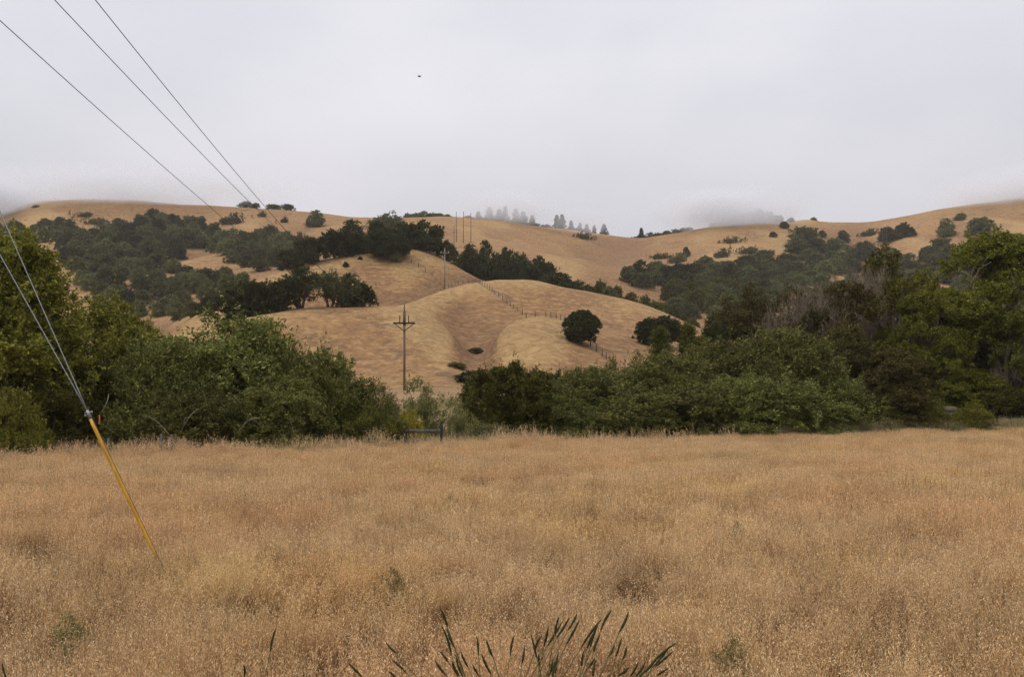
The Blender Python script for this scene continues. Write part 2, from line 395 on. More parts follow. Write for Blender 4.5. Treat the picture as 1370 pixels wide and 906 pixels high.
def foliage(seed, lobes, clumps, twigs, leaves, tl, L, W, up=0.35, out=0.8, shell=0.55, bottom=-0.6, squash=1.0, zmin=0.05, shoots=0.0):
    """sprays of leaves over lobes [(x,y,z,r)]: returns V, Q, attrs"""
    rng = np.random.default_rng(seed)
    Ps, Ds, tones = [], [], []
    for (x, y, z, r) in lobes:
        d = rdir(rng, clumps * 2)
        d = d[d[:, 2] > bottom + 0.25 * rng.random(len(d))][:clumps]
        k = len(d)
        rad = r * (shell + (1 - shell) * rng.random(k) ** 0.5) * (1 + 0.18 * rng.normal(size=k))
        c = np.array([x, y, z]) + d * rad[:, None] * np.array([1, 1, squash])
        tn = np.clip(rng.random() * 0.8 + 0.4 * rng.random(k) - .08, 0, 1)
        tw = np.repeat(np.arange(k), twigs)
        td = norm(d[tw] * out + rdir(rng, len(tw)) * 0.75 + UP * up)
        ts = c[tw] + rng.normal(size=(len(tw), 3)) * r * 0.10
        ln = tl * (0.55 + 0.9 * rng.random(len(tw)))
        if shoots:                                              # long thin shoots that break the outline
            ls = rng.random(len(tw)) < shoots
            ln = np.where(ls, ln * 2.5, ln); td = np.where(ls[:, None], norm(td + UP * .8), td)
        lv = np.repeat(np.arange(len(tw)), leaves)
        t = rng.random(len(lv)) ** 0.8
        P = ts[lv] + td[lv] * (ln[lv] * t)[:, None] + rng.normal(size=(len(lv), 3)) * tl * 0.07
        P[:, 2] -= 0.22 * ln[lv] * t * t
        Ps.append(P); Ds.append(norm(td[lv] * 0.55 + rdir(rng, len(lv)) + UP * 0.1)); tones.append(tn[tw][lv])
    P, D, tone = np.concatenate(Ps), np.concatenate(Ds), np.concatenate(tones)
    ok = P[:, 2] > zmin
    P, D, tone = P[ok], D[ok], tone[ok]
    n = len(P)
    sz = 0.6 + 0.8 * rng.random(n)
    V, Q = leaf_quads(rng, P, D, L * sz, W * sz)
    var = np.repeat(rng.random(n), 4); tone = np.repeat(tone, 4)
    return V, Q, {'tone': ('FLOAT', tone.astype(np.float32)), 'var': ('FLOAT', var.astype(np.float32))}

def bend(rng, a, b, n=5, k=0.12):
    a, b = np.asarray(a, float), np.asarray(b, float)
    t = np.linspace(0, 1, n)[:, None]
    off = rng.normal(size=3) * np.linalg.norm(b - a) * k
    return a + (b - a) * t + off * (4 * t * (1 - t)) * 0.6

def limbs(seed, lobes, H, r0, stems=1, spread=0.0, frac=0.45):
    """trunk(s) with tapered limbs that reach into every lobe"""
    rng = np.random.default_rng(seed + 1000)
    b = MB(); tips = []
    for s in range(stems):
        a = 2 * math.pi * (s + rng.random()) / stems
        base = np.array([math.cos(a) * spread * 0.25, math.sin(a) * spread * 0.25, -0.25])
        top = np.array([math.cos(a) * spread, math.sin(a) * spread, H * frac * (0.8 + 0.4 * rng.random())])
        P = bend(rng, base, top, 7, 0.08); R = np.linspace(r0, r0 * 0.55, 7); R[0] *= 1.35
        b.tube(P, R, 7); tips.append(P)
    for (x, y, z, r) in lobes:
        c = np.array([x, y, z])
        P0 = min(tips, key=lambda P: np.linalg.norm(P[-1] - c))
        st = P0[int(rng.integers(3, 7))]
        P = bend(rng, st, c, 6, 0.16)
        b.tube(P, np.linspace(r0 * 0.5, r0 * 0.14, 6), 5)
        for q in range(3):
            e = c + rdir(rng, 1)[0] * r * 0.85 + UP * r * 0.2
            b.tube(bend(rng, P[int(rng.integers(3, 6))], e, 4, 0.15), np.linspace(r0 * 0.16, r0 * 0.04, 4), 4)
    return b

def dome_lobes(seed, W, H, n, r, zlo=0.1, flat=0.0, power=0.5, ball=False):
    """lobe centres that fill a dome W wide and H high"""
    rng = np.random.default_rng(seed + 500)
    out = []
    for _ in range(n):
        a, q, v = rng.random() * 2 * math.pi, rng.random() ** power, rng.random()
        z = zlo + (1 - zlo) * v
        prof = math.sqrt(max(0.02, 1 - (max(z - flat, 0) / (1 - flat)) ** 2.2))
        if ball: prof = math.sqrt(max(.03, 1 - abs((z - .47) / .53) ** 2.6))
        rr = r * (0.7 + 0.6 * rng.random())
        R = max(0.05, W / 2 * prof - rr * 0.8) * q
        out.append((math.cos(a) * R, math.sin(a) * R, max(rr * 0.5, z * H - rr * 0.75), rr))
    return out

PROTO = {}
def proto(key, lobes, leafm, barkm, fol, lim):
    V, Q, A = foliage(**fol, lobes=lobes)
    cm = make_mesh(key + '_crown', V, Q, attrs=A, mats=[M[leafm]])
    tm = lim.mesh(key + '_trunk', M[barkm], True) if lim else None
    ex = np.percentile(V, 99, axis=0) - np.percentile(V, 1, axis=0)
    PROTO[key] = dict(crown=cm, trunk=tm, W=float(ex[0] + ex[1]) / 2, H=float(np.percentile(V[:, 2], 99.7)))

def mk_near():
    for k, s in (('willow_a', 1), ('willow_b', 2), ('willow_c', 3)):
        lb = dome_lobes(s, 8.5, 6.0, 30, 1.2, 0.02, 0.25, .42)
        proto(k, lb, 'willow', 'bark', dict(seed=s, clumps=26, twigs=9, leaves=13, tl=0.50, L=0.165, W=0.060, up=0.6, shell=.62, shoots=.06), limbs(s, lb, 6, 0.09, 5, 0.9))
    lb = dome_lobes(11, 7.6, 11, 44, 1.25, 0.02, 0.12)
    proto('tall_tree', lb, 'broad', 'bark', dict(seed=11, clumps=26, twigs=9, leaves=13, tl=0.5, L=0.165, W=0.078, up=0.5, out=0.9, shell=.65, shoots=.05), limbs(11, lb, 11, 0.22, 1, 0.1, 0.7))
    lb = dome_lobes(12, 7.5, 8, 36, 1.2, 0.04, 0.2)
    proto('bay_tree', lb, 'bay', 'bark', dict(seed=12, clumps=26, twigs=8, leaves=12, tl=0.46, L=0.165, W=0.075, up=0.45, shell=.65, shoots=.05), limbs(12, lb, 8, 0.16, 2, 0.5, 0.6))
    # dark bush of several upright spires
    rng = np.random.default_rng(5); lb = []
    for i in range(9):
        a = rng.random() * 6.28; R = 1.9 * rng.random() ** .5; h = 4.6 * (1 - 0.22 * R / 1.9) * (0.8 + 0.2 * rng.random())
        for j in range(7):
            f = (j + .5) / 7
            lb.append((math.cos(a) * R, math.sin(a) * R, f * h, 0.75 * (1 - f) ** 0.7 + 0.12))
    proto('dark_bush', lb, 'dark', 'bark', dict(seed=5, clumps=15, twigs=7, leaves=14, tl=0.35, L=0.12, W=0.05, up=0.9, shoots=.05), limbs(5, lb[::4], 4.5, 0.07, 4, 0.7))
    PROTO['dark_bush']['crown'].materials[0] = M['bay']
    # young conifer
    rng = np.random.default_rng(6); lb = []
    for j in range(26):
        f = (j + .5) / 26; R = 0.85 * (1 - f) ** 0.9 + 0.03; a = j * 2.4
        lb.append((math.cos(a) * R * .7, math.sin(a) * R * .7, 0.3 + f * 4.4, 0.30 * (1 - f) + 0.14))
    proto('sapling', lb, 'sapling', 'bark', dict(seed=6, clumps=12, twigs=6, leaves=12, tl=0.32, L=0.12, W=0.045, up=0.5), limbs(6, lb[::3], 4.6, 0.06, 1, 0.02, .95))
    # cypress-like tree: limbs that end in separate rounded pads, gaps between
    for k, s, W, H, n in (('cypress_tall', 21, 13, 15, 74), ('cypress_mid', 22, 9, 9, 46)):
        lb = dome_lobes(s, W, H, n, 1.25, 0.03, 0.3, 0.45)
        proto(k, lb, 'cypress' if s == 21 else 'umber', 'bare', dict(seed=s, clumps=34, twigs=8, leaves=13, tl=0.34, L=0.15, W=0.075, up=0.5, out=1.0, shell=0.75, bottom=-0.35, squash=0.85), limbs(s, lb, H, 0.28, 2, 0.9, 0.5))
    lb = dome_lobes(23, 8, 9, 26, 1.3, 0.2, 0.3)
    proto('dark_oak', lb, 'umber', 'bark', dict(seed=23, clumps=26, twigs=8, leaves=13, tl=0.6, L=0.16, W=0.07, up=0.3), limbs(23, lb, 9, 0.2, 2, .6))
    lb = dome_lobes(24, 7, 9, 11, .75, 0.45, 0.6)
    proto('thin_oak', lb, 'bay', 'bare', dict(seed=24, clumps=24, twigs=7, leaves=12, tl=0.4, L=0.16, W=0.08, up=0.3), limbs(24, lb, 9, 0.17, 3, .8))
    lb = dome_lobes(31, 3.2, 3.2, 14, 0.5, 0.1, 0.2)
    proto('scrub', lb, 'scrub', 'bark', dict(seed=31, clumps=15, twigs=6, leaves=10, tl=0.45, L=0.11, W=0.05, up=0.9), limbs(31, lb, 3.2, 0.025, 6, .5))
    lb = dome_lobes(32, 2.6, 1.3, 12, 0.42, 0.1, 0.2)
    proto('grey_bush', lb, 'grey', 'bark', dict(seed=32, clumps=14, twigs=6, leaves=10, tl=0.22, L=0.075, W=0.04, up=0.6), limbs(32, lb, 1.2, 0.02, 5, .4))
    lb = dome_lobes(33, 2.2, 1.8, 12, 0.45, 0.1, 0.2)
    proto('mustard', lb, 'mustard', 'bark', dict(seed=33, clumps=12, twigs=6, leaves=9, tl=0.4, L=0.06, W=0.045, up=0.9), limbs(33, lb, 1.6, 0.015, 6, .4))
    lb = dome_lobes(34, 0.62, 0.95, 10, 0.16, 0.2, 0.2)
    proto('weed', lb, 'scrub', 'bark', dict(seed=34, clumps=9, twigs=4, leaves=9, tl=0.16, L=0.035, W=0.010, up=0.9), limbs(34, lb, 0.8, 0.006, 4, .12))
    # leafless tree
    rng = np.random.default_rng(41); b = MB(); ends = []
    def grow(p, d, ln, r, lev):
        n = 5
        P = [p]
        dd = d
        for i in range(n - 1):
            dd = norm(dd + rng.normal(size=3) * 0.13 + UP * 0.06); P.append(P[-1] + dd * ln / (n - 1))
        b.tube(P, np.linspace(r, r * 0.62, n), 6 if lev < 2 else 3, lev < 1)
        if lev >= 5:
            ends.append(P[-1]); return
        for q in range(3 if lev < 4 else 4):
            i = int(rng.integers(2, n))
            nd = norm(dd + rdir(rng, 1)[0] * 0.75 + UP * 0.12)
            grow(P[i], nd, ln * (0.62 + 0.2 * rng.random()), max(0.016, r * 0.58), lev + 1)
    for s in range(5):
        a = s * 1.26 + rng.random()
        grow(np.array([math.cos(a) * .3, math.sin(a) * .3, -.2]), norm(np.array([math.cos(a) * .5, math.sin(a) * .5, 1])), 3.2, 0.17, 0)
    allv = np.concatenate(b.V); ends = np.array(ends)
    sel = ends[rng.random(len(ends)) < 0.14]
    V, Q, A = foliage(seed=41, lobes=[(x, y, z, .25) for x, y, z in sel], clumps=2, twigs=2, leaves=5, tl=0.3, L=0.12, W=0.05)
    PROTO['bare_tree'] = dict(crown=make_mesh('bare_crown', V, Q, attrs=A, mats=[M['twig']]), trunk=b.mesh('bare_trunk', M['bare'], False),
                              W=float(np.ptp(allv[:, 0]) + np.ptp(allv[:, 1])) / 2 * .92, H=float(allv[:, 2].max()) * .97)
mk_near()

def mk_far():
    for i in range(6):
        s = 60 + i
        W, H, z0 = ((9, 7.5, .10), (9, 6.0, .06), (8, 8.5, .16), (10, 7.0, .08), (7.5, 7, .06), (9, 8, .2))[i]
        lb = dome_lobes(s, W, H, 15, 1.75, z0, 0.3)
        proto('oak%d' % i, lb, 'oak', 'bark', dict(seed=s, clumps=22, twigs=5, leaves=8, tl=0.7, L=0.40, W=0.24, up=0.4, shell=0.7), limbs(s, lb, H, 0.25, 2, .5, .5))
    for i in range(2):
        s = 70 + i
        rg = np.random.default_rng(s); dd = rdir(rg, 70); dd = dd[dd[:, 2] > -.75]
        lb = [(0, 0, 3.2, 2.9)] * 6 + [(a * 2.9, b * 2.9, 3.3 + c * 2.95, .75 + .35 * rg.random()) for a, b, c in dd]
        proto('round%d' % i, lb, 'dark', 'bark', dict(seed=s, clumps=20, twigs=7, leaves=9, tl=0.30, L=0.22, W=0.12, up=0.4, shell=0.8), limbs(s, lb, 7, 0.25, 1, .1, .4))
    for i in range(2):
        s = 80 + i
        lb = dome_lobes(s, 9, 8.5, 15, 1.3, 0.42, 0.55)
        proto('open_oak%d' % i, lb, 'dark' if i else 'oak', 'bark', dict(seed=s, clumps=20, twigs=6, leaves=8, tl=0.6, L=0.26, W=0.14, up=0.3, shell=0.6), limbs(s, lb, 8.5, 0.26, 3, 1.4, .5))
    for i in range(3):
        s = 90 + i; rng = np.random.default_rng(s); lb = []
        for j in range(34):
            f = (j + .5) / 34; R = (2.6 + 0.5 * rng.normal()) * (1 - f) ** 0.85; a = j * 2.4 + rng.random()
            lb.append((math.cos(a) * R * .75, math.sin(a) * R * .75, 1.2 + f * 13.2, 0.8 * (1 - f) + 0.08))
        proto('fir%d' % i, lb, 'conifer', 'bark', dict(seed=s, clumps=8, twigs=5, leaves=7, tl=0.55, L=0.42, W=0.2, up=-0.1), limbs(s, lb[::6], 14, 0.22, 1, .02, .98))
    for i in range(3):
        rg = np.random.default_rng(140 + i)
        lb = []
        for q in range(26):
            x = rg.normal() * 2.6; h = .9 + 1.3 * rg.random() ** 2
            lb.append((x, rg.normal() * 1.1 + .3 * x * (i - 1), h * .45, h * .62))
        proto('brush%d' % i, lb, 'oak', 'bark', dict(seed=s, clumps=12, twigs=4, leaves=6, tl=0.3, L=0.26, W=0.15, up=0.4), None)
    for i in range(2):
        s = 96 + i
        lb = dome_lobes(s, 4, 2.0, 9, 0.7, 0.1, 0.2)
        proto('bush%d' % i, lb, 'oak', 'bark', dict(seed=s, clumps=16, twigs=5, leaves=7, tl=0.4, L=0.26, W=0.15, up=0.4), None)
mk_far()

rnd = random.Random(4)
def plant(key, name, cat, X, Y, W, H, label, group=None, sink=0.1, mat=None, parts=True, rz=None):
    p = PROTO[key]
    if parts and p['trunk'] is not None:
        o = link(name, None)
        o.empty_display_size = 0.5
        c = link('crown', p['crown'], o); link('trunk', p['trunk'], o)
    else:
        o = c = link(name, p['crown'])
    if mat:
        c.material_slots[0].link = 'OBJECT'; c.material_slots[0].material = M[mat]
    sx = W / p['W']
    o.location = (X, Y, g1(X, Y) - sink); o.scale = (sx, sx, (H + sink) / p['H'])
    rz = rnd.random() * 6.283 if rz is None else rz
    o.rotation_euler = (0, 0, rz)
    if key.startswith('b') and key[:4] in ('bush', 'brus'):          # low growth follows the slope
        e = 4.0
        nrm = Vector((-(g1(X + e, Y) - g1(X - e, Y)) / (2 * e), -(g1(X, Y + e) - g1(X, Y - e)) / (2 * e), 1))
        o.rotation_euler = (nrm.to_track_quat('Z', 'Y') @ Quaternion((0, 0, 1), rz)).to_euler()
    tag(o, label, cat, group)
    return o

def near(key, name, cat, px, d, top, wpx, label, mat=None, group=None, rz=None):
    if px < 500 and d < 56: d += 4.6
    elif 640 < px < 1165 and d < 67: d += 4.0
    X, Y = at(px, d)
    H = ZC + (HY - top) / F * d - g1(X, Y)
    return plant(key, name, cat, X, Y, wpx / F * d, H, label, group, 0.1, mat, True, rz)

N = near
# --- by the field, west side
N('tall_tree', 'tall_tree', 'tree', 18, 41, 316, 180, 'tall yellow-green tree behind the two guy wires, highest one beside the meadow')
N('tall_tree', 'tall_tree', 'tree', -75, 46, 345, 190, 'yellow-green tree cut off by the left edge of the photo', rz=2.1)
N('bay_tree', 'tall_tree', 'tree', 152, 48, 402, 150, 'rounded olive-green tree just right of the tallest tree at the yellow guard', 'broad')
N('bay_tree', 'shrub', 'shrub', 118, 43, 478, 130, 'brownish olive shrub right behind the yellow guy guard')
N('willow_b', 'shrub', 'shrub', 12, 37.5, 522, 95, 'small light green shrub at the left edge below the tallest tree', 'broad')
N('bay_tree', 'shrub', 'shrub', 60, 40, 500, 120, 'dark green shrub under the tallest tree left of the guy guard', 'bay')
N('willow_a', 'willow_shrub', 'shrub', 318, 47, 428, 235, 'big domed grey-green willow shrub west of the pole, tallest of its thicket')
N('willow_b', 'willow_shrub', 'shrub', 222, 44, 462, 165, 'grey-green willow shrub beside the olive tree, west end of the thicket')
N('willow_c', 'willow_shrub', 'shrub', 418, 47, 470, 150, 'sloping willow shrub on the right shoulder of the big domed willow')
N('willow_b', 'willow_shrub', 'shrub', 466, 49, 512, 90, 'low willow shrub at the end of the west thicket nearest the gate', 'bay')
N('willow_c', 'willow_shrub', 'shrub', 268, 42, 520, 150, 'low bushy willow at the meadow edge in front of the west thicket')
N('willow_a', 'willow_shrub', 'shrub', 372, 43.5, 505, 140, 'low dark willow at the meadow edge under the big domed willow')
N('willow_a', 'willow_shrub', 'shrub', 440, 46, 540, 90, 'smallest willow at the meadow edge in the west thicket', 'bay')
# --- the gap with the gate
N('scrub', 'scrub_bush', 'bush', 568, 60, 506, 75, 'thin open scrub bush right of the utility pole foot')
N('scrub', 'scrub_bush', 'bush', 520, 57, 515, 70, 'thin pale scrub bush left of the utility pole foot')
N('scrub', 'scrub_bush', 'bush', 613, 54, 530, 42, 'spindly leafy weed standing over bare sand beside the dark evergreen')
N('scrub', 'scrub_bush', 'bush', 490, 55, 510, 60, 'feathery scrub at the top end of the west thicket', 'willow')
N('scrub', 'scrub_bush', 'bush', 500, 50, 532, 80, 'low olive scrub sloping down from the west thicket to the gate', 'bay')
N('mustard', 'flowering_bush', 'bush', 549, 54, 548, 46, 'bush covered in bright yellow flowers behind the gate')
N('grey_bush', 'brush', 'bush', 652, 52.5, 566, 62, 'pale grey-green low brush in front of the dark evergreen', 'scrub')
# --- centre and east hedge
N('dark_bush', 'evergreen_shrub', 'shrub', 680, 58, 489, 122, 'dark pointed evergreen shrub right of the gate')
N('dark_bush', 'evergreen_shrub', 'shrub', 742, 68, 499, 42, 'small dark shrub peeping over between evergreen and willows', 'dark')
for args in (
    ('willow_b', 795, 60.5, 493, 145, 'westernmost tall willow of the east hedge, next to the dark evergreen'),
    ('willow_c', 878, 62, 473, 150, 'willow of the east hedge right below the flat oak'),
    ('willow_a', 968, 64, 458, 165, 'willow of the east hedge below the dark brown-green oak'),
    ('willow_b', 1048, 63, 443, 160, 'tallest willow of the east hedge below the leafless tree'),
    ('willow_c', 1112, 61, 500, 115, 'last willow of the east hedge before the brownish cypress'),
    ('willow_c', 755, 58, 527, 95, 'low willow touching the right foot of the dark evergreen'),
    ('willow_a', 838, 58, 518, 150, 'front row willow of the east hedge below the round oak side'),
    ('willow_b', 928, 58, 512, 160, 'front row willow in the middle of the east hedge'),
    ('willow_c', 1020, 58.5, 503, 160, 'front row willow below the tallest willow of the east hedge'),
    ('willow_a', 1092, 59, 528, 125, 'front row willow at the right end of the east hedge, by green grass')):
    N(args[0], 'willow_shrub', 'shrub', args[1], args[2], args[3], args[4], args[5])
N('sapling', 'young_conifer', 'tree', 884, 74, 440, 46, 'yellow-green young conifer in front of the flat oak')
N('sapling', 'young_conifer', 'tree', 921, 76, 434, 40, 'dark slender young conifer right of the yellow-green one', 'bay')
N('sapling', 'young_conifer', 'tree', 944, 77, 452, 34, 'short young conifer beside the dark brown-green oak', 'bay')
N('dark_oak', 'dark_tree', 'tree', 1000, 90, 388, 125, 'dark brown-green oak at the foot of the golden hill, left of the leafless tree')
N('dark_oak', 'dark_tree', 'tree', 955, 86, 425, 60, 'low dark oak leaning out where the golden hill meets the hedge', 'dark')
N('bare_tree', 'leafless_tree', 'tree', 1140, 77, 352, 140, 'brown-grey leafless tree in the middle between the two other bare crowns', rz=4.2)
N('bare_tree', 'leafless_tree', 'tree', 1085, 77, 362, 150, 'grey leafless tree left of centre in the east thicket')
N('bare_tree', 'leafless_tree', 'tree', 1182, 79, 342, 140, 'taller leafless tree with few brown leaves before the pale slope', rz=1.0)
N('thin_oak', 'oak_tree', 'tree', 1196, 86, 334, 90, 'thin dark green crown growing through the taller leafless tree')
N('thin_oak', 'oak_tree', 'tree', 1085, 86, 385, 120, 'sparse brownish crown behind the grey leafless tree', 'umber', rz=2.5)
N('cypress_mid', 'cypress_tree', 'tree', 1128, 70, 436, 118, 'brownish olive cypress right of the willow hedge')
N('cypress_mid', 'cypress_tree', 'tree', 1196, 66, 470, 125, 'low brownish cypress in front of the leafless trees', rz=3.0)
N('cypress_tall', 'cypress_tree', 'tree', 1330, 76, 316, 225, 'tallest bright green cypress at the right end of the meadow')
N('cypress_tall', 'cypress_tree', 'tree', 1238, 73, 392, 130, 'bright green cypress with hanging pads left of the tallest cypress', rz=2.0)
N('cypress_mid', 'cypress_tree', 'tree', 1288, 71, 496, 130, 'low cypress above the pale shed', 'cypress', rz=1.2)
N('thin_oak', 'oak_tree', 'tree', 1118, 75, 378, 110, 'sparse brownish crown in front of the middle leafless tree', 'umber', rz=.7)
N('thin_oak', 'oak_tree', 'tree', 1222, 76, 366, 95, 'sparse yellow-green crown between the leafless trees and the tallest cypress', 'cypress', rz=5.0)
N('willow_a', 'shrub', 'shrub', 1299, 63.8, 541, 58, 'low dark shrub just right of the pale shed', 'cypress')
N('cypress_tall', 'cypress_tree', 'tree', 1415, 70, 360, 190, 'dark cypress cut off by the right edge of the photo', 'bay', rz=4.0)
N('bare_tree', 'leafless_tree', 'tree', 1356, 71, 452, 70, 'pale leafless limbs below the tallest cypress at the right edge', rz=2.0)
N('willow_b', 'shrub', 'shrub', 1345, 68, 520, 95, 'dull green shrub under the pale leafless limbs at the right edge', 'bay')
N('willow_c', 'shrub', 'shrub', 1240, 63.8, 540, 52, 'low dark shrub just left of the pale shed', 'cypress')
N('willow_c', 'shrub', 'shrub', 1165, 65, 535, 90, 'low grey-green shrub behind the green grass strip', 'bay')
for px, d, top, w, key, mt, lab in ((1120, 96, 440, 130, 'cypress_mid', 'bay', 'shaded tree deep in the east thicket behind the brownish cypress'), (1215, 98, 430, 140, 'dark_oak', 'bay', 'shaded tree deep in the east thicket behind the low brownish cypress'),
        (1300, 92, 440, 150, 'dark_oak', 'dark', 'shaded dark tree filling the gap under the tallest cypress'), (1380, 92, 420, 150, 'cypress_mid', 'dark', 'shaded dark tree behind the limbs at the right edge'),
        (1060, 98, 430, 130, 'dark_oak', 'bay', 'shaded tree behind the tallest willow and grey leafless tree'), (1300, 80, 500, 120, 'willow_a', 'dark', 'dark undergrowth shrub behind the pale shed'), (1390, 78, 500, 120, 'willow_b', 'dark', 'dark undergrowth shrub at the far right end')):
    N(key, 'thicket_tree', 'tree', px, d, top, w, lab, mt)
# weeds in the meadow
for px, d, wpx, label in ((525, 11.6, 40, 'olive weed clump alone in the middle of the dry meadow'), (92, 9.0, 58, 'olive weed clump low in the meadow left of the yellow guard'),
                          (985, 16, 30, 'small olive weed tuft in the meadow below the willow hedge'), (604, 21, 26, 'small olive weed tuft in the meadow below the gate'),
                          (980, 8.2, 60, 'large dim weed tuft low in the meadow right of the green seed heads')):
    X, Y = at(px, d)
    plant('weed', 'weed', 'weed', X, Y, wpx / F * d, 0.86, label, None, 0.02)

# --- oaks on the golden hill
def far(key, name, cat, px, base, wpx, hpx, label, group=None, mat=None, d=None, parts=True, dmin=100):
    d = hit(px, base, dmin) if d is None else d
    X, Y = at(px, d)
    if key.startswith('bush') and wpx > 1.9 * hpx and d > 300: key = 'brush%d' % (int(px) % 3)
    return plant(key, name, cat, X, Y, wpx / F * d, hpx / F * d * (1.25 if key.startswith('brush') else 1), label, group, 0.2, mat, parts, rnd.uniform(-.4, .4) if key.startswith('brush') else None)
far('round0', 'oak_tree', 'tree', 778, 462, 45, 45, 'round dark oak alone on the golden slope')
far('round1', 'oak_tree', 'tree', 882, 464, 58, 40, 'flat-topped dark oak at the lower right of the golden slope')
far('bush0', 'small_bush', 'bush', 632, 513, 36, 15, 'dark bush at the mouth of the hillside gully', None, 'dark')
far('bush1', 'small_bush', 'bush', 637, 474, 26, 8, 'brownish patch of brush high in the hillside gully', None, 'umber')
far('bush0', 'small_bush', 'bush', 612, 493, 22, 6, 'brown brush on the left bank of the hillside gully', None, 'umber')
far('bush0', 'small_bush', 'bush', 846, 453, 4, 3, 'tiny dark bush between the round oak and the flat oak', None, 'dark', parts=False)
G = 'oak grove on the front spur'
for px, base, w, h, key, lab in ((312, 424, 62, 42, 'oak1', 'dense dark oak at the left end of the grove on the front spur'), (345, 420, 56, 46, 'oak3', 'dense dark oak second from the left in the grove on the front spur'),
        (376, 417, 48, 40, 'oak4', 'low dark oak in the middle of the grove on the front spur'), (402, 414, 62, 54, 'open_oak1', 'dark oak with bare twisting limbs under its crown in the front grove'),
        (441, 412, 46, 50, 'open_oak0', 'lighter green oak with open top in the front grove'), (467, 412, 40, 44, 'oak2', 'mid green pointed oak near the right end of the front grove'),
        (484, 411, 34, 32, 'oak0', 'small dark oak at the right end of the front grove')):
    m = {'oak1': 'dark', 'oak3': 'dark', 'oak4': 'dark', 'oak0': 'dark'}.get(key)
    far(key, 'oak_tree', 'tree', px, base, w, h, lab, G, m, d=hit(px, base + 6, 130) + 9)
G = 'dark trees along the crest of the golden hill'
for px, base, w, h, key, m, lab in ((388, 363, 40, 26, 'oak1', 'dark', 'low dark oak at the left end of the crest trees'), (415, 356, 46, 34, 'oak3', 'dark', 'dark oak second from the left on the hill crest'),
        (446, 350, 44, 38, 'oak0', 'dark', 'wide dark oak on the left part of the hill crest'), (470, 345, 40, 46, 'oak2', 'dark', 'tall dark oak left of the lighter crest tree'),
        (487, 340, 26, 26, 'oak4', 'oak', 'small lighter green tree on the hill crest before the dark oaks'), (505, 336, 36, 40, 'oak0', 'dark', 'dark oak behind the lighter crest tree'),
        (519, 343, 52, 40, 'round0', 'dark', 'broad black-green oak with a skirt to the ground at the top of the hill'), (518, 330, 46, 46, 'open_oak0', 'oak', 'open-topped oak rising behind the broad black-green oak'),
        (545, 336, 34, 34, 'oak3', 'dark', 'dark oak just right of the open-topped oak'), (530, 345, 14, 11, 'bush0', 'scrub', 'small pale bush at the foot of the black-green oak'),
        (566, 341, 34, 40, 'oak2', 'dark', 'dark tree left of the hilltop notch'), (584, 346, 30, 40, 'oak5', 'dark', 'dark tree at the right end of the hilltop row'),
        (598, 352, 26, 26, 'oak1', 'oak', 'low tree in the notch beside the line of poles')):
    far(key, 'oak_tree' if 'bush' not in key else 'small_bush', 'tree' if 'bush' not in key else 'bush', px, base, w, h, lab, G, m, d=hit(px, base + 4, 190) + (8 if 'bush' not in key and 'round' not in key else 0))
for px, base, w, h, lab in ((462, 357, 9, 6, 'small dark bush on the open grass below the crest trees'), (482, 347, 6, 4, 'tiny dark bush just under the crest trees')):
    far('bush1', 'small_bush', 'bush', px, base, w, h, lab, None, 'dark', parts=False)

# --- woods: every crown is a tree of its own
def wood(poly, n, wr, hr, label, group, mats=('oak',), seed=0, keys=('oak0', 'oak1', 'oak2', 'oak3', 'oak4', 'oak5'), name='oak_tree', dband=None, mind=0.62):
    r = random.Random(seed); pts = []; tries = 0
    P = poly; xs = [p[0] for p in P]; ys = [p[1] for p in P]
    def inside(x, y):
        c = False
        for i in range(len(P)):
            (x1, y1), (x2, y2) = P[i], P[i - 1]
            if (y1 > y) != (y2 > y) and x < (x2 - x1) * (y - y1) / (y2 - y1) + x1: c = not c
        return c
    while len(pts) < n and tries < n * 60:
        tries += 1
        x, y = r.uniform(min(xs), max(xs)), r.uniform(min(ys), max(ys))
        w = r.uniform(*wr)
        if inside(x, y) and all(((x - a) / w) ** 2 + ((y - b) / (w * 0.6)) ** 2 > mind ** 2 for a, b, _ in pts):
            pts.append((x, y, w))
    if not pts: return
    hs = [r.uniform(*hr) for _ in pts]
    lm, rm, tp, lo = min(range(len(pts)), key=lambda i: pts[i][0]), max(range(len(pts)), key=lambda i: pts[i][0]), max(range(len(pts)), key=lambda i: hs[i] * 100 - pts[i][1] * 100), max(range(len(pts)), key=lambda i: pts[i][1])
    for i, (x, y, w) in enumerate(pts):
        d = hit(x, y, 190) if dband is None else r.uniform(*dband)
        if dband is not None:
            X, Y = at(x, d)
            h = (ZC + (HY - y) / F * d - g1(X, Y)) * F / d        # y is the crown top
            if h < 4: continue
        else: h = hs[i]
        lab = label
        if len(pts) > 4:
            if i == lm: lab = 'leftmost ' + label
            elif i == rm: lab = 'rightmost ' + label
            elif i == tp: lab = 'highest placed ' + label
            elif i == lo: lab = 'lowest placed ' + label
        X, Y = at(x, d)
        plant(r.choice(keys), name, 'tree', X, Y, w / F * d, h / F * d, lab, group, 0.4, r.choice(mats))
        w_ = w
wood([(88, 330), (150, 312), (235, 318), (262, 335), (232, 352), (240, 372), (300, 378), (330, 392), (300, 402), (262, 430), (190, 432), (120, 400), (85, 360)], 74, (22, 36), (17, 27),
     'dark oak packed in the wood of the western valley', 'wood in the western valley', ('oak', 'oak', 'dark'), 3)
wood([(185, 305), (225, 300), (262, 303), (272, 310), (235, 330), (190, 325)], 12, (18, 28), (15, 24), 'oak on the upper edge of the western wood', 'upper edge of the western wood', ('oak', 'dark'), 4)
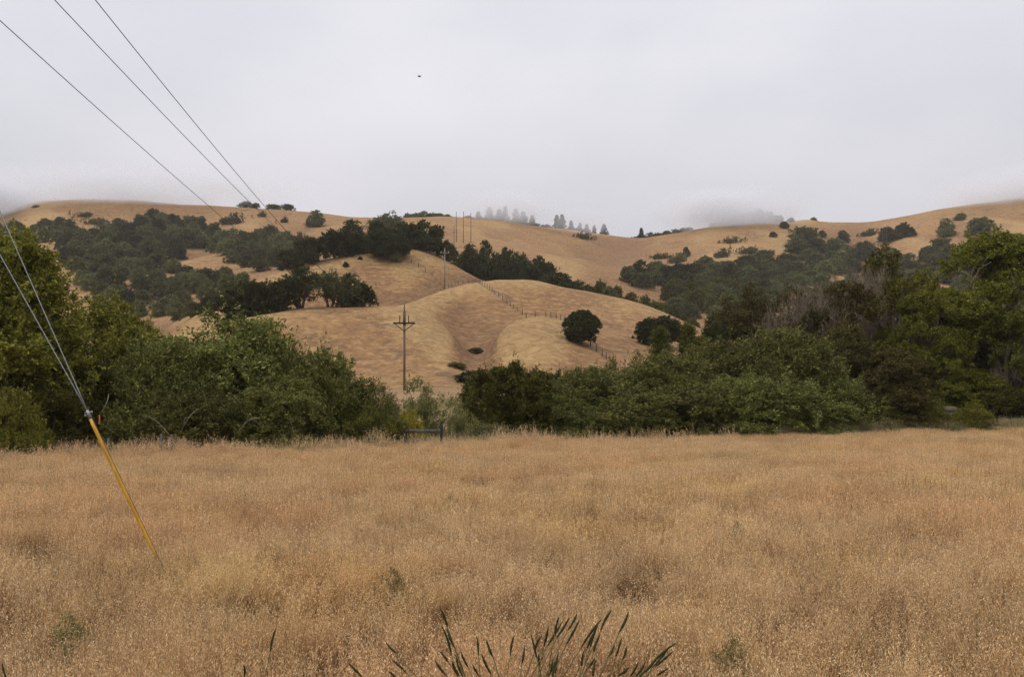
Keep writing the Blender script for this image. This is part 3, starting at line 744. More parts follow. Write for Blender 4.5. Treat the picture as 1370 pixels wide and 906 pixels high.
wood([(262, 328), (300, 318), (345, 322), (385, 325), (400, 345), (375, 360), (340, 365), (300, 350), (270, 340)], 24, (20, 32), (16, 26), 'oak in the hollow left of the crest trees', 'wood in the hollow left of the crest', ('oak',), 5)
wood([(0, 312), (25, 308), (36, 330), (30, 365), (0, 375), (-40, 360), (-40, 318)], 16, (20, 32), (16, 24), 'hazy oak behind the tallest tree and guy wires', 'hazy wood behind the guy wires', ('oak',), 6)
wood([(40, 318), (60, 308), (100, 306), (104, 312), (75, 322), (45, 328)], 10, (16, 24), (12, 17), 'hazy oak in the small copse under the western ridge', 'small copse under the western ridge', ('oak',), 7)
# behind the golden hill
wood([(612, 326), (640, 322), (668, 322), (700, 330), (740, 352), (770, 372), (776, 386), (700, 384), (640, 380), (612, 362)], 30, (24, 40), (0, 1), 'dark oak crowding behind the right shoulder of the golden hill', 'wood behind the golden hill', ('oak', 'dark', 'dark'), 8, dband=(292, 330), mind=0.5)
wood([(775, 372), (800, 374), (850, 390), (900, 406), (925, 425), (880, 420), (820, 400), (780, 390)], 22, (20, 32), (0, 1), 'olive tree in the strip running down behind the golden hill', 'tree strip behind the golden hill', ('bay', 'oak'), 9, dband=(285, 315), mind=0.5)
far('open_oak1', 'oak_tree', 'tree', 645, 319, 24, 24, 'lone dark tree standing above the wood right of the three tall poles', d=400)
wood([(838, 378), (870, 370), (925, 372), (935, 385), (900, 388), (845, 386)], 12, (24, 36), (18, 26), 'dark oak at the left end of the eastern wood', 'left end of the eastern wood', ('oak', 'dark'), 10)
wood([(890, 400), (930, 372), (985, 380), (1040, 378), (1040, 420), (960, 430), (905, 425)], 34, (24, 36), (18, 28), 'mid green oak in the ravine right of the golden hill', 'ravine wood right of the golden hill', ('oak', 'bay', 'oak'), 11)
wood([(960, 368), (1030, 350), (1075, 335), (1120, 340), (1180, 350), (1230, 345), (1300, 338), (1390, 332), (1400, 420), (1200, 420), (1060, 400), (1000, 385)], 84, (24, 36), (16, 26),
     'hazy oak in the broad eastern wood above the leafless trees', 'broad eastern wood', ('oak',), 12)
# scattered trees and brush on the far slopes
for px, base, w, h, key, m, lab in (
        (423, 304, 22, 22, 'oak2', 'oak', 'lone hazy tree on the far slope above the crest trees'), (398, 326, 26, 12, 'bush0', 'umber', 'rusty brush patch under the lone hazy tree'),
        (918, 344, 10, 13, 'oak4', 'dark', 'small upright dark tree on the eastern far slope'), (944, 359, 28, 15, 'oak1', 'oak', 'round grey-green oak apart from the eastern wood'),
        (981, 325, 24, 7, 'bush0', 'oak', 'flat patch of brush high on the eastern slope'), (1003, 340, 28, 9, 'bush1', 'oak', 'long patch of brush below the flat one on the eastern slope'),
        (965, 345, 30, 9, 'bush0', 'oak', 'patch of brush right of the small upright tree'), (905, 352, 34, 10, 'bush1', 'oak', 'brush spilling down left of the small upright tree'),
        (1049, 306, 12, 9, 'oak4', 'oak', 'small round tree under the cloudy hilltop'), (1058, 297, 9, 6, 'oak1', 'oak', 'tiny tree at the edge of the cloudy hilltop'),
        (1034, 317, 9, 6, 'bush0', 'dark', 'tiny dark bush on the slope below the cloudy hilltop'), (1074, 332, 44, 27, 'oak3', 'oak', 'broad hazy oak on the eastern slope'),
        (1100, 318, 10, 9, 'oak4', 'oak', 'small round tree right of the broad hazy oak'), (1128, 325, 16, 16, 'oak2', 'dark', 'dark hazy tree left of the slope-side copse'),
        (1186, 325, 30, 20, 'oak0', 'dark', 'dark hazy copse tree beside the three small far poles'), (1208, 318, 26, 18, 'oak1', 'dark', 'second hazy copse tree beside the three small far poles'),
        (1266, 317, 22, 24, 'oak2', 'oak', 'tall hazy tree on the eastern slope right of the copse'), (1285, 295, 14, 9, 'oak4', 'oak', 'faint tree near the foggy eastern skyline'),
        (1312, 315, 38, 23, 'oak1', 'oak', 'wide hazy oak alone on the eastern slope'), (1160, 316, 30, 7, 'bush1', 'oak', 'thin brush strip on the eastern saddle'),
        (130, 300, 30, 8, 'bush0', 'oak', 'brush on the spur above the western wood'), (100, 315, 40, 10, 'bush1', 'oak', 'brush lying along the western spur'),
        (115, 290, 20, 6, 'bush1', 'oak', 'faint brush patch under the western fog'), (308, 300, 40, 11, 'bush0', 'oak', 'brush patch under the three wires on the western slope'),
        (270, 296, 10, 7, 'oak4', 'oak', 'tiny oak left of the wires on the western slope'), (48, 278, 10, 3, 'bush0', 'oak', 'faint smudge of brush near the western skyline'),
        (783, 320, 22, 7, 'bush1', 'umber', 'faint brush on the slope below the ridge conifers'), (885, 346, 30, 6, 'bush0', 'umber', 'low brush in the crease of the far saddle'),
        (350, 290, 16, 6, 'bush0', 'oak', 'faint brush left of the lone hazy tree'), (380, 298, 14, 6, 'bush1', 'umber', 'brown brush just left of the lone hazy tree'),
        (330, 276, 18, 8, 'oak1', 'oak', 'hazy tree on the skyline where the wires cross it'), (342, 277, 12, 7, 'oak4', 'oak', 'second hazy tree on the skyline where the wires cross it'),
        (366, 279, 22, 6, 'oak1', 'oak', 'low hazy tree on the skyline right of the wires'), (384, 281, 20, 7, 'oak3', 'oak', 'another low hazy tree on the skyline right of the wires')):
    far(key, 'small_bush' if 'bush' in key else 'oak_tree', 'bush' if 'bush' in key else 'tree', px, base, w, h, lab, None, m, dmin=300)
# ridge-top trees
r_ = random.Random(8)
def ridge(px, top, w, key, lab, group=None, mat=None, back=3, name=None):
    d = float(np.interp(px, PXG, n8d)) + back
    X, Y = at(px, d)
    H = max(2.0, ZC + (HY - top) / F * d - g1(X, Y))
    plant(key, name or ('conifer_tree' if key.startswith('fir') else 'oak_tree'), 'tree', X, Y, w / F * d, H, lab, group, 0.4, mat)
for i, px in enumerate((545, 556, 567, 578, 588, 598, 606)):
    ridge(px, 283 + abs(px - 565) * .15 + r_.uniform(-1, 1), 17, 'oak%d' % (i % 6), 'hazy oak in the dark row on the skyline left of the three tall poles', 'skyline oaks left of the tall poles')
for i, px in enumerate((640, 655, 668, 676, 690, 700, 712)):
    ridge(px, (283, 277, 280, 276, 280, 283, 288)[i], 14, 'fir%d' % (i % 3), 'fog-veiled conifer on the skyline right of the three tall poles' if i not in (3,) else 'tallest fog-veiled conifer on the skyline right of the tall poles', 'fog-veiled conifers on the skyline', back=10)
for i, px in enumerate((626, 645, 662, 680, 697, 715, 730, 770, 778)):
    ridge(px, float(np.interp(px, PXG, n8y)) - 8, 22, 'oak%d' % (i % 6), 'hazy low tree lining the skyline under the fog-veiled conifers', 'low trees lining the skyline', back=5)
for px, top, w, lab in ((745, 288, 12, 'left one of two close dark conifers on the skyline'), (752, 287, 12, 'right one of two close dark conifers on the skyline'), (764, 295, 9, 'small conifer just right of the two close conifers'),
                        (776, 298, 8, 'short conifer in the middle of the skyline gap'), (785, 300, 9, 'conifer third from the end of the skyline row'), (795, 301, 9, 'second last conifer of the skyline row'), (808, 300, 11, 'last and separate conifer at the right of the skyline row'),
                        (858, 305, 11, 'faint foggy conifer above the far saddle')):
    ridge(px, top, w, 'fir%d' % (int(px) % 3), lab, back=4)
for i, px in enumerate((848, 858, 870, 880, 892, 904, 914, 922)):
    ridge(px, (317, 313, 311, 312, 309, 307, 305, 304)[i], 17, 'oak%d' % (i % 6), 'dark hazy tree in the copse on the far saddle', 'copse on the far saddle', back=6)
for i, px in enumerate((955, 968, 980, 992, 1004, 1016, 1028, 1040)):
    ridge(px, (298, 293, 290, 287, 284, 281, 283, 288)[i], 20, 'oak%d' % (i % 6), 'fogged oak on the cloudy eastern hilltop', 'fogged trees on the cloudy hilltop', back=8)
ridge(1088, 291, 10, 'oak4', 'faint single bush on the saddle skyline right of the cloudy hilltop', back=4)

# ----------------------------------------------------------------- poles, wires, fences
def place_empty(name, X, Y, label, cat, group=None, z=None):
    o = link(name, None, None, (X, Y, g1(X, Y) if z is None else z)); tag(o, label, cat, group); return o
def copy_tree(o, parent=None):
    c = o.copy(); COL.objects.link(c); c.parent = parent
    for ch in [q for q in bpy.data.objects if q.parent == o]: copy_tree(ch, c)
    return c
WG = 'power poles along the line'
def make_pole(X, Y, H, label, arm=2.9, fa=.765):
    r = place_empty('utility_pole', X, Y, label, 'utility pole', WG)
    b = MB(); b.tube([(0, 0, -1), (0, 0, H * .4), (0, 0, H * .78)], (.17, .155, .14), 12); b.build('pole', M['pole'], r, smooth=True)
    b = MB(); b.tube([(0, 0, H * .74), (0, 0, H * .90)], (.185, .17), 12); b.build('steel_sleeve', M['rust'], r, smooth=True)
    b = MB(); b.tube([(0, 0, H * .88), (0, 0, H)], (.085, .075), 10); b.build('pole_top_pin', M['pole'], r, smooth=True)
    za = H * fa
    b = MB(); b.box((0, -.2, za), (arm, .13, .2), bev=.02); b.build('crossarm', M['post_dark'], r)
    for s in (-1, 1):
        b = MB(); b.tube([(s * arm * .43, -.2, za - .08), (0, -.2, za - 1.05)], .055, 6); b.build('brace', M['post_dark'], r)
        b = MB(); b.tube([(s * .58, -.2, za + .1), (s * .58, -.2, za + 1.0)], .06, 8); b.build('arrester', M['post_dark'], r)
        b = MB()
        b.tube([(s * (arm / 2 + .02), -.2, za), (s * (arm / 2 + .09), -.2, za), (s * (arm / 2 + .10), -.2, za), (s * (arm / 2 + .22), -.2, za)], (.09, .12, .07, .1), 10)
        b.build('insulator', M['porcelain'], r, smooth=True)
    return r
PX1, PY1 = at(541, 116)
H1 = ZC + (HY - 405) / F * 116 - g1(PX1, PY1)
make_pole(PX1, PY1, H1, 'brown utility pole with crossarm and braces on the flat below the golden hill')
NX, NY = -7.9, 13.0
make_pole(NX, NY, 10.3, 'brown utility pole left of the meadow that the guy wires hold', 1.7, .945)
NZ = g1(NX, NY)
# three conductors
za1 = g1(PX1, PY1) + H1 * .765; zt1 = g1(PX1, PY1) + H1 * .90
def conductor(a, b, sag, label):
    a, b = np.array(a), np.array(b); t = np.linspace(0, 1, 70)[:, None]
    P = a + (b - a) * t - UP * (4 * sag * t * (1 - t))
    m = MB(); m.tube(P, .0085, 5); o = m.build('overhead_wire', M['wire'], smooth=True); tag(o, label, 'wire', 'conductors of the power line')
conductor((-8.8, NY, 9.8), (PX1 - 1.6, PY1 - .2, za1), 1.8, 'lowest and leftmost of the three overhead wires')
conductor((-7.9, NY, 10.2), (PX1 - .2, PY1, zt1), 2.0, 'middle one of the three overhead wires')
conductor((-7.2, NY, 10.3), (PX1 + 1.6, PY1 - .2, za1), 2.7, 'uppermost and rightmost of the three overhead wires')
# small poles further up the hill
def small_pole(px, base, top, label, arm=0.0, mat='pole', d=None, dmin=190, rad=.17):
    d = hit(px, base, dmin) if d is None else d
    X, Y = at(px, d); r = place_empty('utility_pole', X, Y, label, 'utility pole', WG)
    H = ZC + (HY - top) / F * d - g1(X, Y)
    b = MB(); b.tube([(0, 0, -1), (0, 0, H)], (rad, rad * .75), 8); b.build('pole', M[mat], r, smooth=True)
    if arm:
        b = MB(); b.box((0, -.2, H * .88), (arm, .14, .2)); b.build('crossarm', M[mat], r)
        for s in (-1, 1):
            b = MB(); b.tube([(s * arm * .42, -.2, H * .88), (s * arm * .42, -.2, H * .88 + .4)], .08, 6); b.build('insulator', M['porcelain'], r)
small_pole(595, 388, 332, 'grey slender pole on the golden hill beside the fence line', 2.6, 'pole_grey', rad=.2)
small_pole(607.5, 330, 302, 'reddish pole with crossarm in the notch behind the hilltop', 2.8, d=330, rad=.2)
small_pole(610.5, 314, 283, 'left one of the three tall bare poles on the far slope', 0, 'hill_post', d=520, rad=.2)
small_pole(620, 316, 283, 'middle one of the three tall bare poles on the far slope', 0, 'hill_post', d=520, rad=.2)
small_pole(630, 317, 284.5, 'right one of the three tall bare poles on the far slope', 0, 'hill_post', d=520, rad=.2)
small_pole(1175, 320, 305, 'left one of the three tiny poles by the hazy copse', 0, 'hill_post', d=620, rad=.2)
small_pole(1181, 321, 305.5, 'middle one of the three tiny poles by the hazy copse', 0, 'hill_post', d=620, rad=.2)
small_pole(1186, 321, 304, 'right one of the three tiny poles by the hazy copse', 0, 'hill_post', d=620, rad=.2)

# guy: two strands that meet at a clamp, one yellow guard
gr = place_empty('guy_anchor', -5.18, 13.0, 'pair of steel guy wires with a slanting yellow plastic guard standing in the dry meadow', 'guy wire')
pt = lambda px, py, d: np.array([(px - CX) / F * d + 5.18, d - 13.0, ZC + (HY - py) / F * d - gr.location.z])
foot, low, clampp, gtop = pt(228, 790, 13.0), pt(206, 739, 13.0), pt(118.5, 553.5, 13.0), pt(121, 561, 13.0)
up1, up2 = pt(-172, -150, 13.0), pt(-172, -2, 13.0)
def strand(a, b, r, mat, sag=0.0, name='strand'):
    t = np.linspace(0, 1, 12)[:, None]; P = a + (b - a) * t - UP * sag * 4 * t * (1 - t)
    m = MB(); m.tube(P, r, 6); m.build(name, M[mat], gr, smooth=True)
up1 = clampp + (pt(0, 283, 13.0) - clampp) * 1.29
up2 = clampp + (pt(0, 341, 13.0) - clampp) * 1.29
strand(clampp, up1, .008, 'steel'); strand(clampp, up2, .008, 'steel')
sh = np.array([.034, 0, .010])
strand(clampp, foot, .008, 'steel'); strand(clampp + sh * .4, foot + sh * 1.3, .009, 'rust')
dirn = norm(low - gtop)
m = MB(); n_ = 14; tt = np.linspace(0, 1, n_)[:, None]
m.tube(gtop + (low + dirn * .10 - gtop) * tt, np.r_[.024, np.full(n_ - 2, .028), .027], 12)
gd = m.build('guard', M['yellow'], gr, smooth=True)
m = MB(); m.tube([gtop - dirn * .06, gtop + dirn * .03], .021, 10); m.build('guard_collar', M['rust'], gd)
m = MB(); m.tube([clampp - dirn * .05, clampp + dirn * .06], .022, 8); m.tube([clampp + (-.055, 0, .0), clampp + (.06, 0, .025)], .012, 8); m.tube([clampp + (-.03, -.05, -.03), clampp + (-.03, .05, -.03)], .012, 8)
m.build('clamp', M['steel'], gr)

# wooden brace (remains of a gate)
gx, gy = at(562, 50)
gt = place_empty('wooden_gate', gx, gy, 'dark wooden posts and single rail standing at the meadow edge in front of the hill', 'gate')
def gpost(px, dd, top, w):
    x, y = at(px, 50 + dd); z = ZC + (HY - top) / F * (50 + dd)
    m = MB(); m.box((x - gx, y - gy, (z - .3) / 2 - gt.location.z / 2), (w, w, z + .3), .1, .02); m.build('post', M['post_dark'], gt)
gpost(536.5, .5, 564, .19); gpost(542.5, 0, 566, .17); gpost(590.5, 0, 568, .18)
zr = ZC + (HY - 577) / F * 50
m = MB(); m.box(((542 + 590) / 2 / F * 50 - CX / F * 50 - gx, -.09, zr - gt.location.z), (1.98, .06, .20), .01, .01); m.build('rail', M['post'], gt)
m = MB(); m.box(((536.5 + 542) / 2 / F * 50 - CX / F * 50 - gx, .55, zr - gt.location.z), (.05, 1.0, .12), .22, .01); m.build('rail', M['post_dark'], gt)

def fence_line(name, label, pts, mat, hpost, r, wires=(), thick=.006, wmat='rust'):
    """pts [(X,Y)] post positions"""
    x0, y0 = pts[0]; z0 = g1(x0, y0)
    o = place_empty(name, x0, y0, label, 'fence', z=z0)
    rr = random.Random(len(pts))
    tops = []
    for (x, y) in pts:
        h = hpost * rr.uniform(.88, 1.1); z = g1(x, y) - z0; lx, ly = rr.uniform(-.05, .05), rr.uniform(-.05, .05)
        m = MB(); m.tube([(x - x0, y - y0, z - .3), (x - x0 + lx, y - y0 + ly, z + h)], (r, r * .9), 7); m.build('post', M[mat], o)
    for f in wires:
        m = MB(); m.tube([(x - x0, y - y0 - r, g1(x, y) - z0 + hpost * f) for x, y in pts], thick, 3); m.build('wire', M[wmat], o)
def crest(px, a=172, b=200):
    d = np.arange(a, b, .5)
    return float(d[np.argmin(HY - F * (ground((px - CX) / F * d, d) - ZC) / d)]) + .4
def screen_path(keys, step, dmin=120):
    W = [at(px, hit(px, py, dmin) if d is None else d) for px, py, d in keys]
    out = []
    for (a, b) in zip(W[:-1], W[1:]):
        n = max(1, int(round(math.dist(a, b) / step)))
        out += [(a[0] + (b[0] - a[0]) * i / n, a[1] + (b[1] - a[1]) * i / n) for i in range(n)]
    return out + [W[-1]]
fence_line('hill_fence', 'post and wire fence running down from the crest trees past the grey pole', screen_path([(541, 349, None), (560, 357, None), (578, 371, None), (594, 387, None)], 2.6), 'hill_post', 1.25, .085, (.35, .6, .85), .012)
fence_line('hill_fence', 'post and wire fence curving over the hill from the grey pole to the side gully', screen_path([(600, 386, None), (613, 381, None), (626, 378, None), (645, 383, None), (662, 394, None), (678, 406, None), (692, 417, None), (699, 422, None)], 2.2), 'hill_post', 1.25, .085, (.35, .6, .85), .012)
fence_line('hill_fence', 'short row of posts peeping over the rounded knob left of the round oak', screen_path([(px, 0, crest(px)) for px in (704, 716, 730, 744, 756)], 2.2), 'hill_post', 1.25, .085, (.4, .8), .012)
fence_line('hill_fence', 'few posts stepping down the slope below the round oak', screen_path([(790, 464, None), (798, 471, None), (806, 477, None), (816, 486, None)], 2.6), 'hill_post', 1.25, .085, (.4, .8), .012)
fence_line('field_fence', 'old wire fence with wooden posts in front of the tall yellow-green tree', [at(px, 41.4 + k * .4) for k, px in enumerate((-40, 48, 145, 215, 231))], 'post', 1.5, .07, (.5, .75, .95), .005)
fence_line('field_fence', 'thin dark steel posts with wire along the green grass before the cypresses', [at(px, 64.5) for px in (1040, 1133, 1209, 1246, 1281, 1317, 1352, 1390)], 'post_dark', 1.75, .035, (.5, .9), .006)

# ribbon
x, y = at(133, 41.0)
m = MB(); zc = ZC + (HY - 562) / F * 41
for k in range(5):
    m.box((x + .012 * math.sin(k * 1.3), y, zc + .17 - k * .085), (.055, .006, .09), .25 * k)
tag(m.build('ribbon', M['orange']), 'narrow orange-red ribbon hanging in the shrub right of the guy clamp', 'ribbon')
for k in range(1):
    m = MB(); P = bend(np.random.default_rng(3), (x, y, zc + .2), (x - .3, y + 1.6, zc + 1.2), 6, .1); m.tube(P, np.linspace(.006, .02, 6), 5)
    tag(m.build('dead_branch', M['bare']), 'thin dead branch that holds the orange ribbon', 'branch')

rc = np.random.default_rng(12)
for px, py, ex, ey, d, lab in ((190, 556, 222, 583, 41.6, 'pale dead cane arching out of the shrub right of the orange ribbon'), (240, 582, 262, 548, 41.8, 'thin dead cane leaning at the foot of the low bushy willow'),
        (384, 560, 391, 583, 43.6, 'pale curved dead cane at the foot of the big domed willow'), (318, 578, 345, 560, 43.2, 'dead cane lying across the dark foot of the willow thicket')):
    a = np.array([(px - CX) / F * d, d, ZC + (HY - py) / F * d]); c = np.array([(ex - CX) / F * d, d + .4, ZC + (HY - ey) / F * d])
    t = np.linspace(0, 1, 9)[:, None]; P = a + (c - a) * t + UP * (.22 * 4 * t * (1 - t)); m = MB(); m.tube(P, np.linspace(.012, .022, 9), 5)
    for q in range(3):
        m.tube(bend(rc, P[2 + q * 2], P[2 + q * 2] + rdir(rc, 1)[0] * .35 + UP * .15, 4, .2), np.linspace(.009, .004, 4), 4)
    tag(m.build('dead_branch', M['bare']), lab, 'branch')

# pale shed behind the cypress
sx_, sy_ = at(1262, 66.6)
sh_ = place_empty('garden_shed', sx_, sy_, 'small pale cream shed half hidden behind the low cypress and shrubs', 'shed')
m = MB(); m.box((0, 0, .85), (1.5, 2.0, 1.9)); m.build('wall', M['shed'], sh_)
m = MB()
m.add([(-.85, -1.15, 1.803), (.85, -1.15, 1.803), (.85, 1.15, 1.803), (-.85, 1.15, 1.803), (-.85, 0, 2.15), (.85, 0, 2.15)], [(0, 1, 5, 4), (2, 3, 4, 5), (0, 3, 2, 1)], [(0, 4, 3), (1, 2, 5)]); m.build('roof', M['shed_roof'], sh_)
m = MB(); m.box((.42, -1.025, .8), (.5, .05, 1.6)); m.build('door', M['glass'], sh_)

# ----------------------------------------------------------------- bird
def bird():
    d = 110; X = (561 - CX) / F * d; Z = ZC + (HY - 102) / F * d
    prof = [(-.26, .012, 0), (-.18, .03, 0), (-.08, .055, 0), (.02, .062, 0), (.11, .045, .01), (.16, .034, .02), (.20, .03, .025), (.235, .008, .02)]
    a = np.arange(8) * math.pi / 4
    V = [(x, r * math.cos(q), z + r * math.sin(q)) for x, r, z in prof for q in a]
    Q = [(i * 8 + j, i * 8 + (j + 1) % 8, (i + 1) * 8 + (j + 1) % 8, (i + 1) * 8 + j) for i in range(7) for j in range(8)]
    for s in (-1, 1):
        b = len(V)
        V += [(.09, s * .04, .03), (-.09, s * .04, .02), (.12, s * .22, .13), (-.08, s * .22, .10), (.05, s * .40, .10), (-.07, s * .42, .08), (-.03, s * .56, .02),
              (.09, s * .04, .045), (-.09, s * .04, .03), (.12, s * .22, .145), (-.08, s * .22, .11)]
        Q += [(b, b + 1, b + 3, b + 2), (b + 2, b + 3, b + 5, b + 4), (b + 4, b + 5, b + 6, b + 6)][:2]
        Q += [(b + 7, b + 9, b + 10, b + 8)]
    T = [(len(V) - 22 + 4, len(V) - 22 + 5, len(V) - 22 + 6), (len(V) - 11 + 4, len(V) - 11 + 5, len(V) - 11 + 6)]
    V += [(-.24, 0, .005), (-.38, .06, 0), (-.38, -.06, 0)]; T += [(len(V) - 3, len(V) - 2, len(V) - 1)]
    o = link('bird', make_mesh('bird', V, Q, T, mats=[M['bird']]), None, (X, d, Z)); o.rotation_euler = (.35, 0, .6)
    tag(o, 'small dark bird flying alone in the grey sky', 'bird')
bird()

# ----------------------------------------------------------------- meadow
def grass_clump(seed, n, R, h0, h1, sw, ns, sl, swd, nb, bw, under):
    rng = np.random.default_rng(seed)
    VV, HT, SP, VA, QQ = [], [], [], [], []
    cnt = [0]
    def put(V, ht, sp, va):          # V (k,4,3)
        k = len(V)
        VV.append(V.reshape(-1, 3)); HT.append(ht.reshape(-1)); SP.append(np.full(k * 4, sp)); VA.append(np.repeat(va, 4))
        QQ.append(np.arange(4 * k).reshape(k, 4) + cnt[0]); cnt[0] += 4 * k
    def curve(base, lean, h, t):     # (n,3)
        return base + lean * (h * t ** 1.8)[:, None] + UP * (h * t * (1 - 0.12 * t))[:, None]
    def hor(k):
        a = rng.random(k) * 6.283; return np.stack([np.cos(a), np.sin(a), 0 * a], 1)
    r = R * np.sqrt(rng.random(n)); base = hor(n) * r[:, None]; base[:, 2] = 0
    lean = hor(n) * (0.05 + 0.38 * rng.random(n) ** 2)[:, None]
    h = h0 + (h1 - h0) * rng.random(n); va = rng.random(n)
    side = hor(n) * sw / 2
    ts = np.array([0, .4, .75, 1.0])
    for i in range(3):
        a, b = curve(base, lean, h, np.full(n, ts[i])), curve(base, lean, h, np.full(n, ts[i + 1]))
        wa, wb = 1 - .5 * ts[i], 1 - .5 * ts[i + 1]
        put(np.stack([a - side * wa, a + side * wa, b + side * wb, b - side * wb], 1), np.repeat(np.array([[ts[i], ts[i], ts[i + 1], ts[i + 1]]]), n, 0), 0.0, va)
    for k in range(ns):
        t = 0.62 + 0.42 * rng.random(n)
        p = curve(base, lean, h, t) + hor(n) * (0.055 * rng.random(n) * (1.35 - t))[:, None] * 2.2
        d = norm(hor(n) * .55 - UP * (0.2 + .9 * rng.random(n))[:, None])
        L = sl * (.7 + .6 * rng.random(n)); W = swd * (.7 + .6 * rng.random(n))
        S = norm(np.cross(d, rdir(rng, n))) * (W / 2)[:, None]
        mid = p + d * (L * .4)[:, None]
        put(np.stack([p, mid + S, p + d * L[:, None], mid - S], 1), np.ones((n, 4)), 0.55 + .45 * ((k * 7) % 3) / 2, rng.random(n))
    for k in range(nb):
        t = .08 + .5 * rng.random(n); p = curve(base, lean, h, t); o = hor(n); L = .12 + .2 * rng.random(n)
        S = norm(np.cross(o, UP[None] + 0 * o)) * bw / 2
        m1 = p + o * (L * .5)[:, None] + UP * (L * .55)[:, None]; e = p + o * (L * 1.1)[:, None] + UP * (L * (.2 + .5 * rng.random(n)))[:, None]
        put(np.stack([p - S, p + S, m1 + S * .8, m1 - S * .8], 1), np.repeat(t[:, None], 4, 1) * .9, 0.0, rng.random(n))
        put(np.stack([m1 - S * .8, m1 + S * .8, e + S * .1, e - S * .1], 1), np.repeat(t[:, None], 4, 1), 0.0, rng.random(n))
    if under:
        k = under; b = hor(k) * (R * 1.1 * np.sqrt(rng.random(k)))[:, None]; o = hor(k); L = (.25 + .4 * rng.random(k)) * h0 / .6
        S = hor(k) * bw / 2; e = b + o * (L * .45 * rng.random(k))[:, None] + UP * L[:, None]
        put(np.stack([b - S, b + S, e + S * .3, e - S * .3], 1), np.tile(np.array([0, 0, .55, .55]), (k, 1)), 0.0, rng.random(k))
    return np.concatenate(VV), np.concatenate(QQ), np.concatenate(HT), np.concatenate(SP), np.concatenate(VA)

def scatter_object(name, label, clumps, X, Y, Z, idx, rz, scl, tilt, mat):
    """one mesh holds the tuft shapes and the places; a geometry-node tree plants the tufts"""
    VV, QQ, HT, SP, VA, KD = [], [], [], [], [], []
    n = 0
    for k, (V, Q, ht, sp, va) in enumerate(clumps):
        VV.append(V); QQ.append(Q + n); HT.append(ht); SP.append(sp); VA.append(va); KD.append(np.full(len(V), k)); n += len(V)
    m = len(X); z0 = np.zeros(m)
    VV.append(np.stack([X, Y, Z], 1)); HT.append(z0); SP.append(z0); VA.append(z0); KD.append(np.full(m, -1))
    tot = n + m
    rot = np.zeros((tot, 3)); rot[n:, 0] = tilt[0]; rot[n:, 1] = tilt[1]; rot[n:, 2] = rz
    sc = np.ones((tot, 3)); sc[n:] = scl
    ix = np.zeros(tot, int); ix[n:] = idx
    f32 = lambda a: np.concatenate(a).astype(np.float32)
    me = make_mesh(name, np.concatenate(VV), np.concatenate(QQ), mats=[mat], attrs={'ht': ('FLOAT', f32(HT)), 'spk': ('FLOAT', f32(SP)), 'var': ('FLOAT', f32(VA)),
        'kd': ('INT', np.concatenate(KD).astype(np.int32)), 'idx': ('INT', ix.astype(np.int32)), 'rot': ('FLOAT_VECTOR', rot.astype(np.float32)), 'scl': ('FLOAT_VECTOR', sc.astype(np.float32))})
    o = tag(link(name, me), label, 'grass', kind='stuff')
    ng = bpy.data.node_groups.new(name + '_planting', 'GeometryNodeTree')
    ng.interface.new_socket('Geometry', in_out='INPUT', socket_type='NodeSocketGeometry')
    ng.interface.new_socket('Geometry', in_out='OUTPUT', socket_type='NodeSocketGeometry')
    N_, L_ = ng.nodes, ng.links
    gi, go = N_.new('NodeGroupInput'), N_.new('NodeGroupOutput')
    def attr(nm, ty):
        a = N_.new('GeometryNodeInputNamedAttribute'); a.data_type = ty; a.inputs['Name'].default_value = nm
        return a.outputs['Attribute']
    kd = attr('kd', 'INT')
    def pick(k):
        c = N_.new('FunctionNodeCompare'); c.data_type = 'INT'; c.operation = 'EQUAL'
        ins = [s for s in c.inputs if s.type == 'INT']
        L_.new(kd, ins[0]); ins[1].default_value = k
        s = N_.new('GeometryNodeSeparateGeometry'); s.domain = 'POINT'
        L_.new(gi.outputs[0], s.inputs['Geometry']); L_.new(c.outputs[0], s.inputs['Selection'])
        return s.outputs[0]
    join = N_.new('GeometryNodeGeometryToInstance')
    # Geometry to Instance makes one instance per linked input; order is the reverse of linking
    for k in reversed(range(len(clumps))):
        L_.new(pick(k), join.inputs[0])
    iop = N_.new('GeometryNodeInstanceOnPoints')
    L_.new(pick(-1), iop.inputs['Points']); L_.new(join.outputs[0], iop.inputs['Instance'])
    iop.inputs['Pick Instance'].default_value = True
    L_.new(attr('idx', 'INT'), iop.inputs['Instance Index'])
    er = N_.new('FunctionNodeEulerToRotation'); L_.new(attr('rot', 'FLOAT_VECTOR'), er.inputs[0]); L_.new(er.outputs[0], iop.inputs['Rotation'])
    L_.new(attr('scl', 'FLOAT_VECTOR'), iop.inputs['Scale'])
    L_.new(iop.outputs[0], go.inputs[0])
    md = o.modifiers.new('planting', 'NODES'); md.node_group = ng
    return o

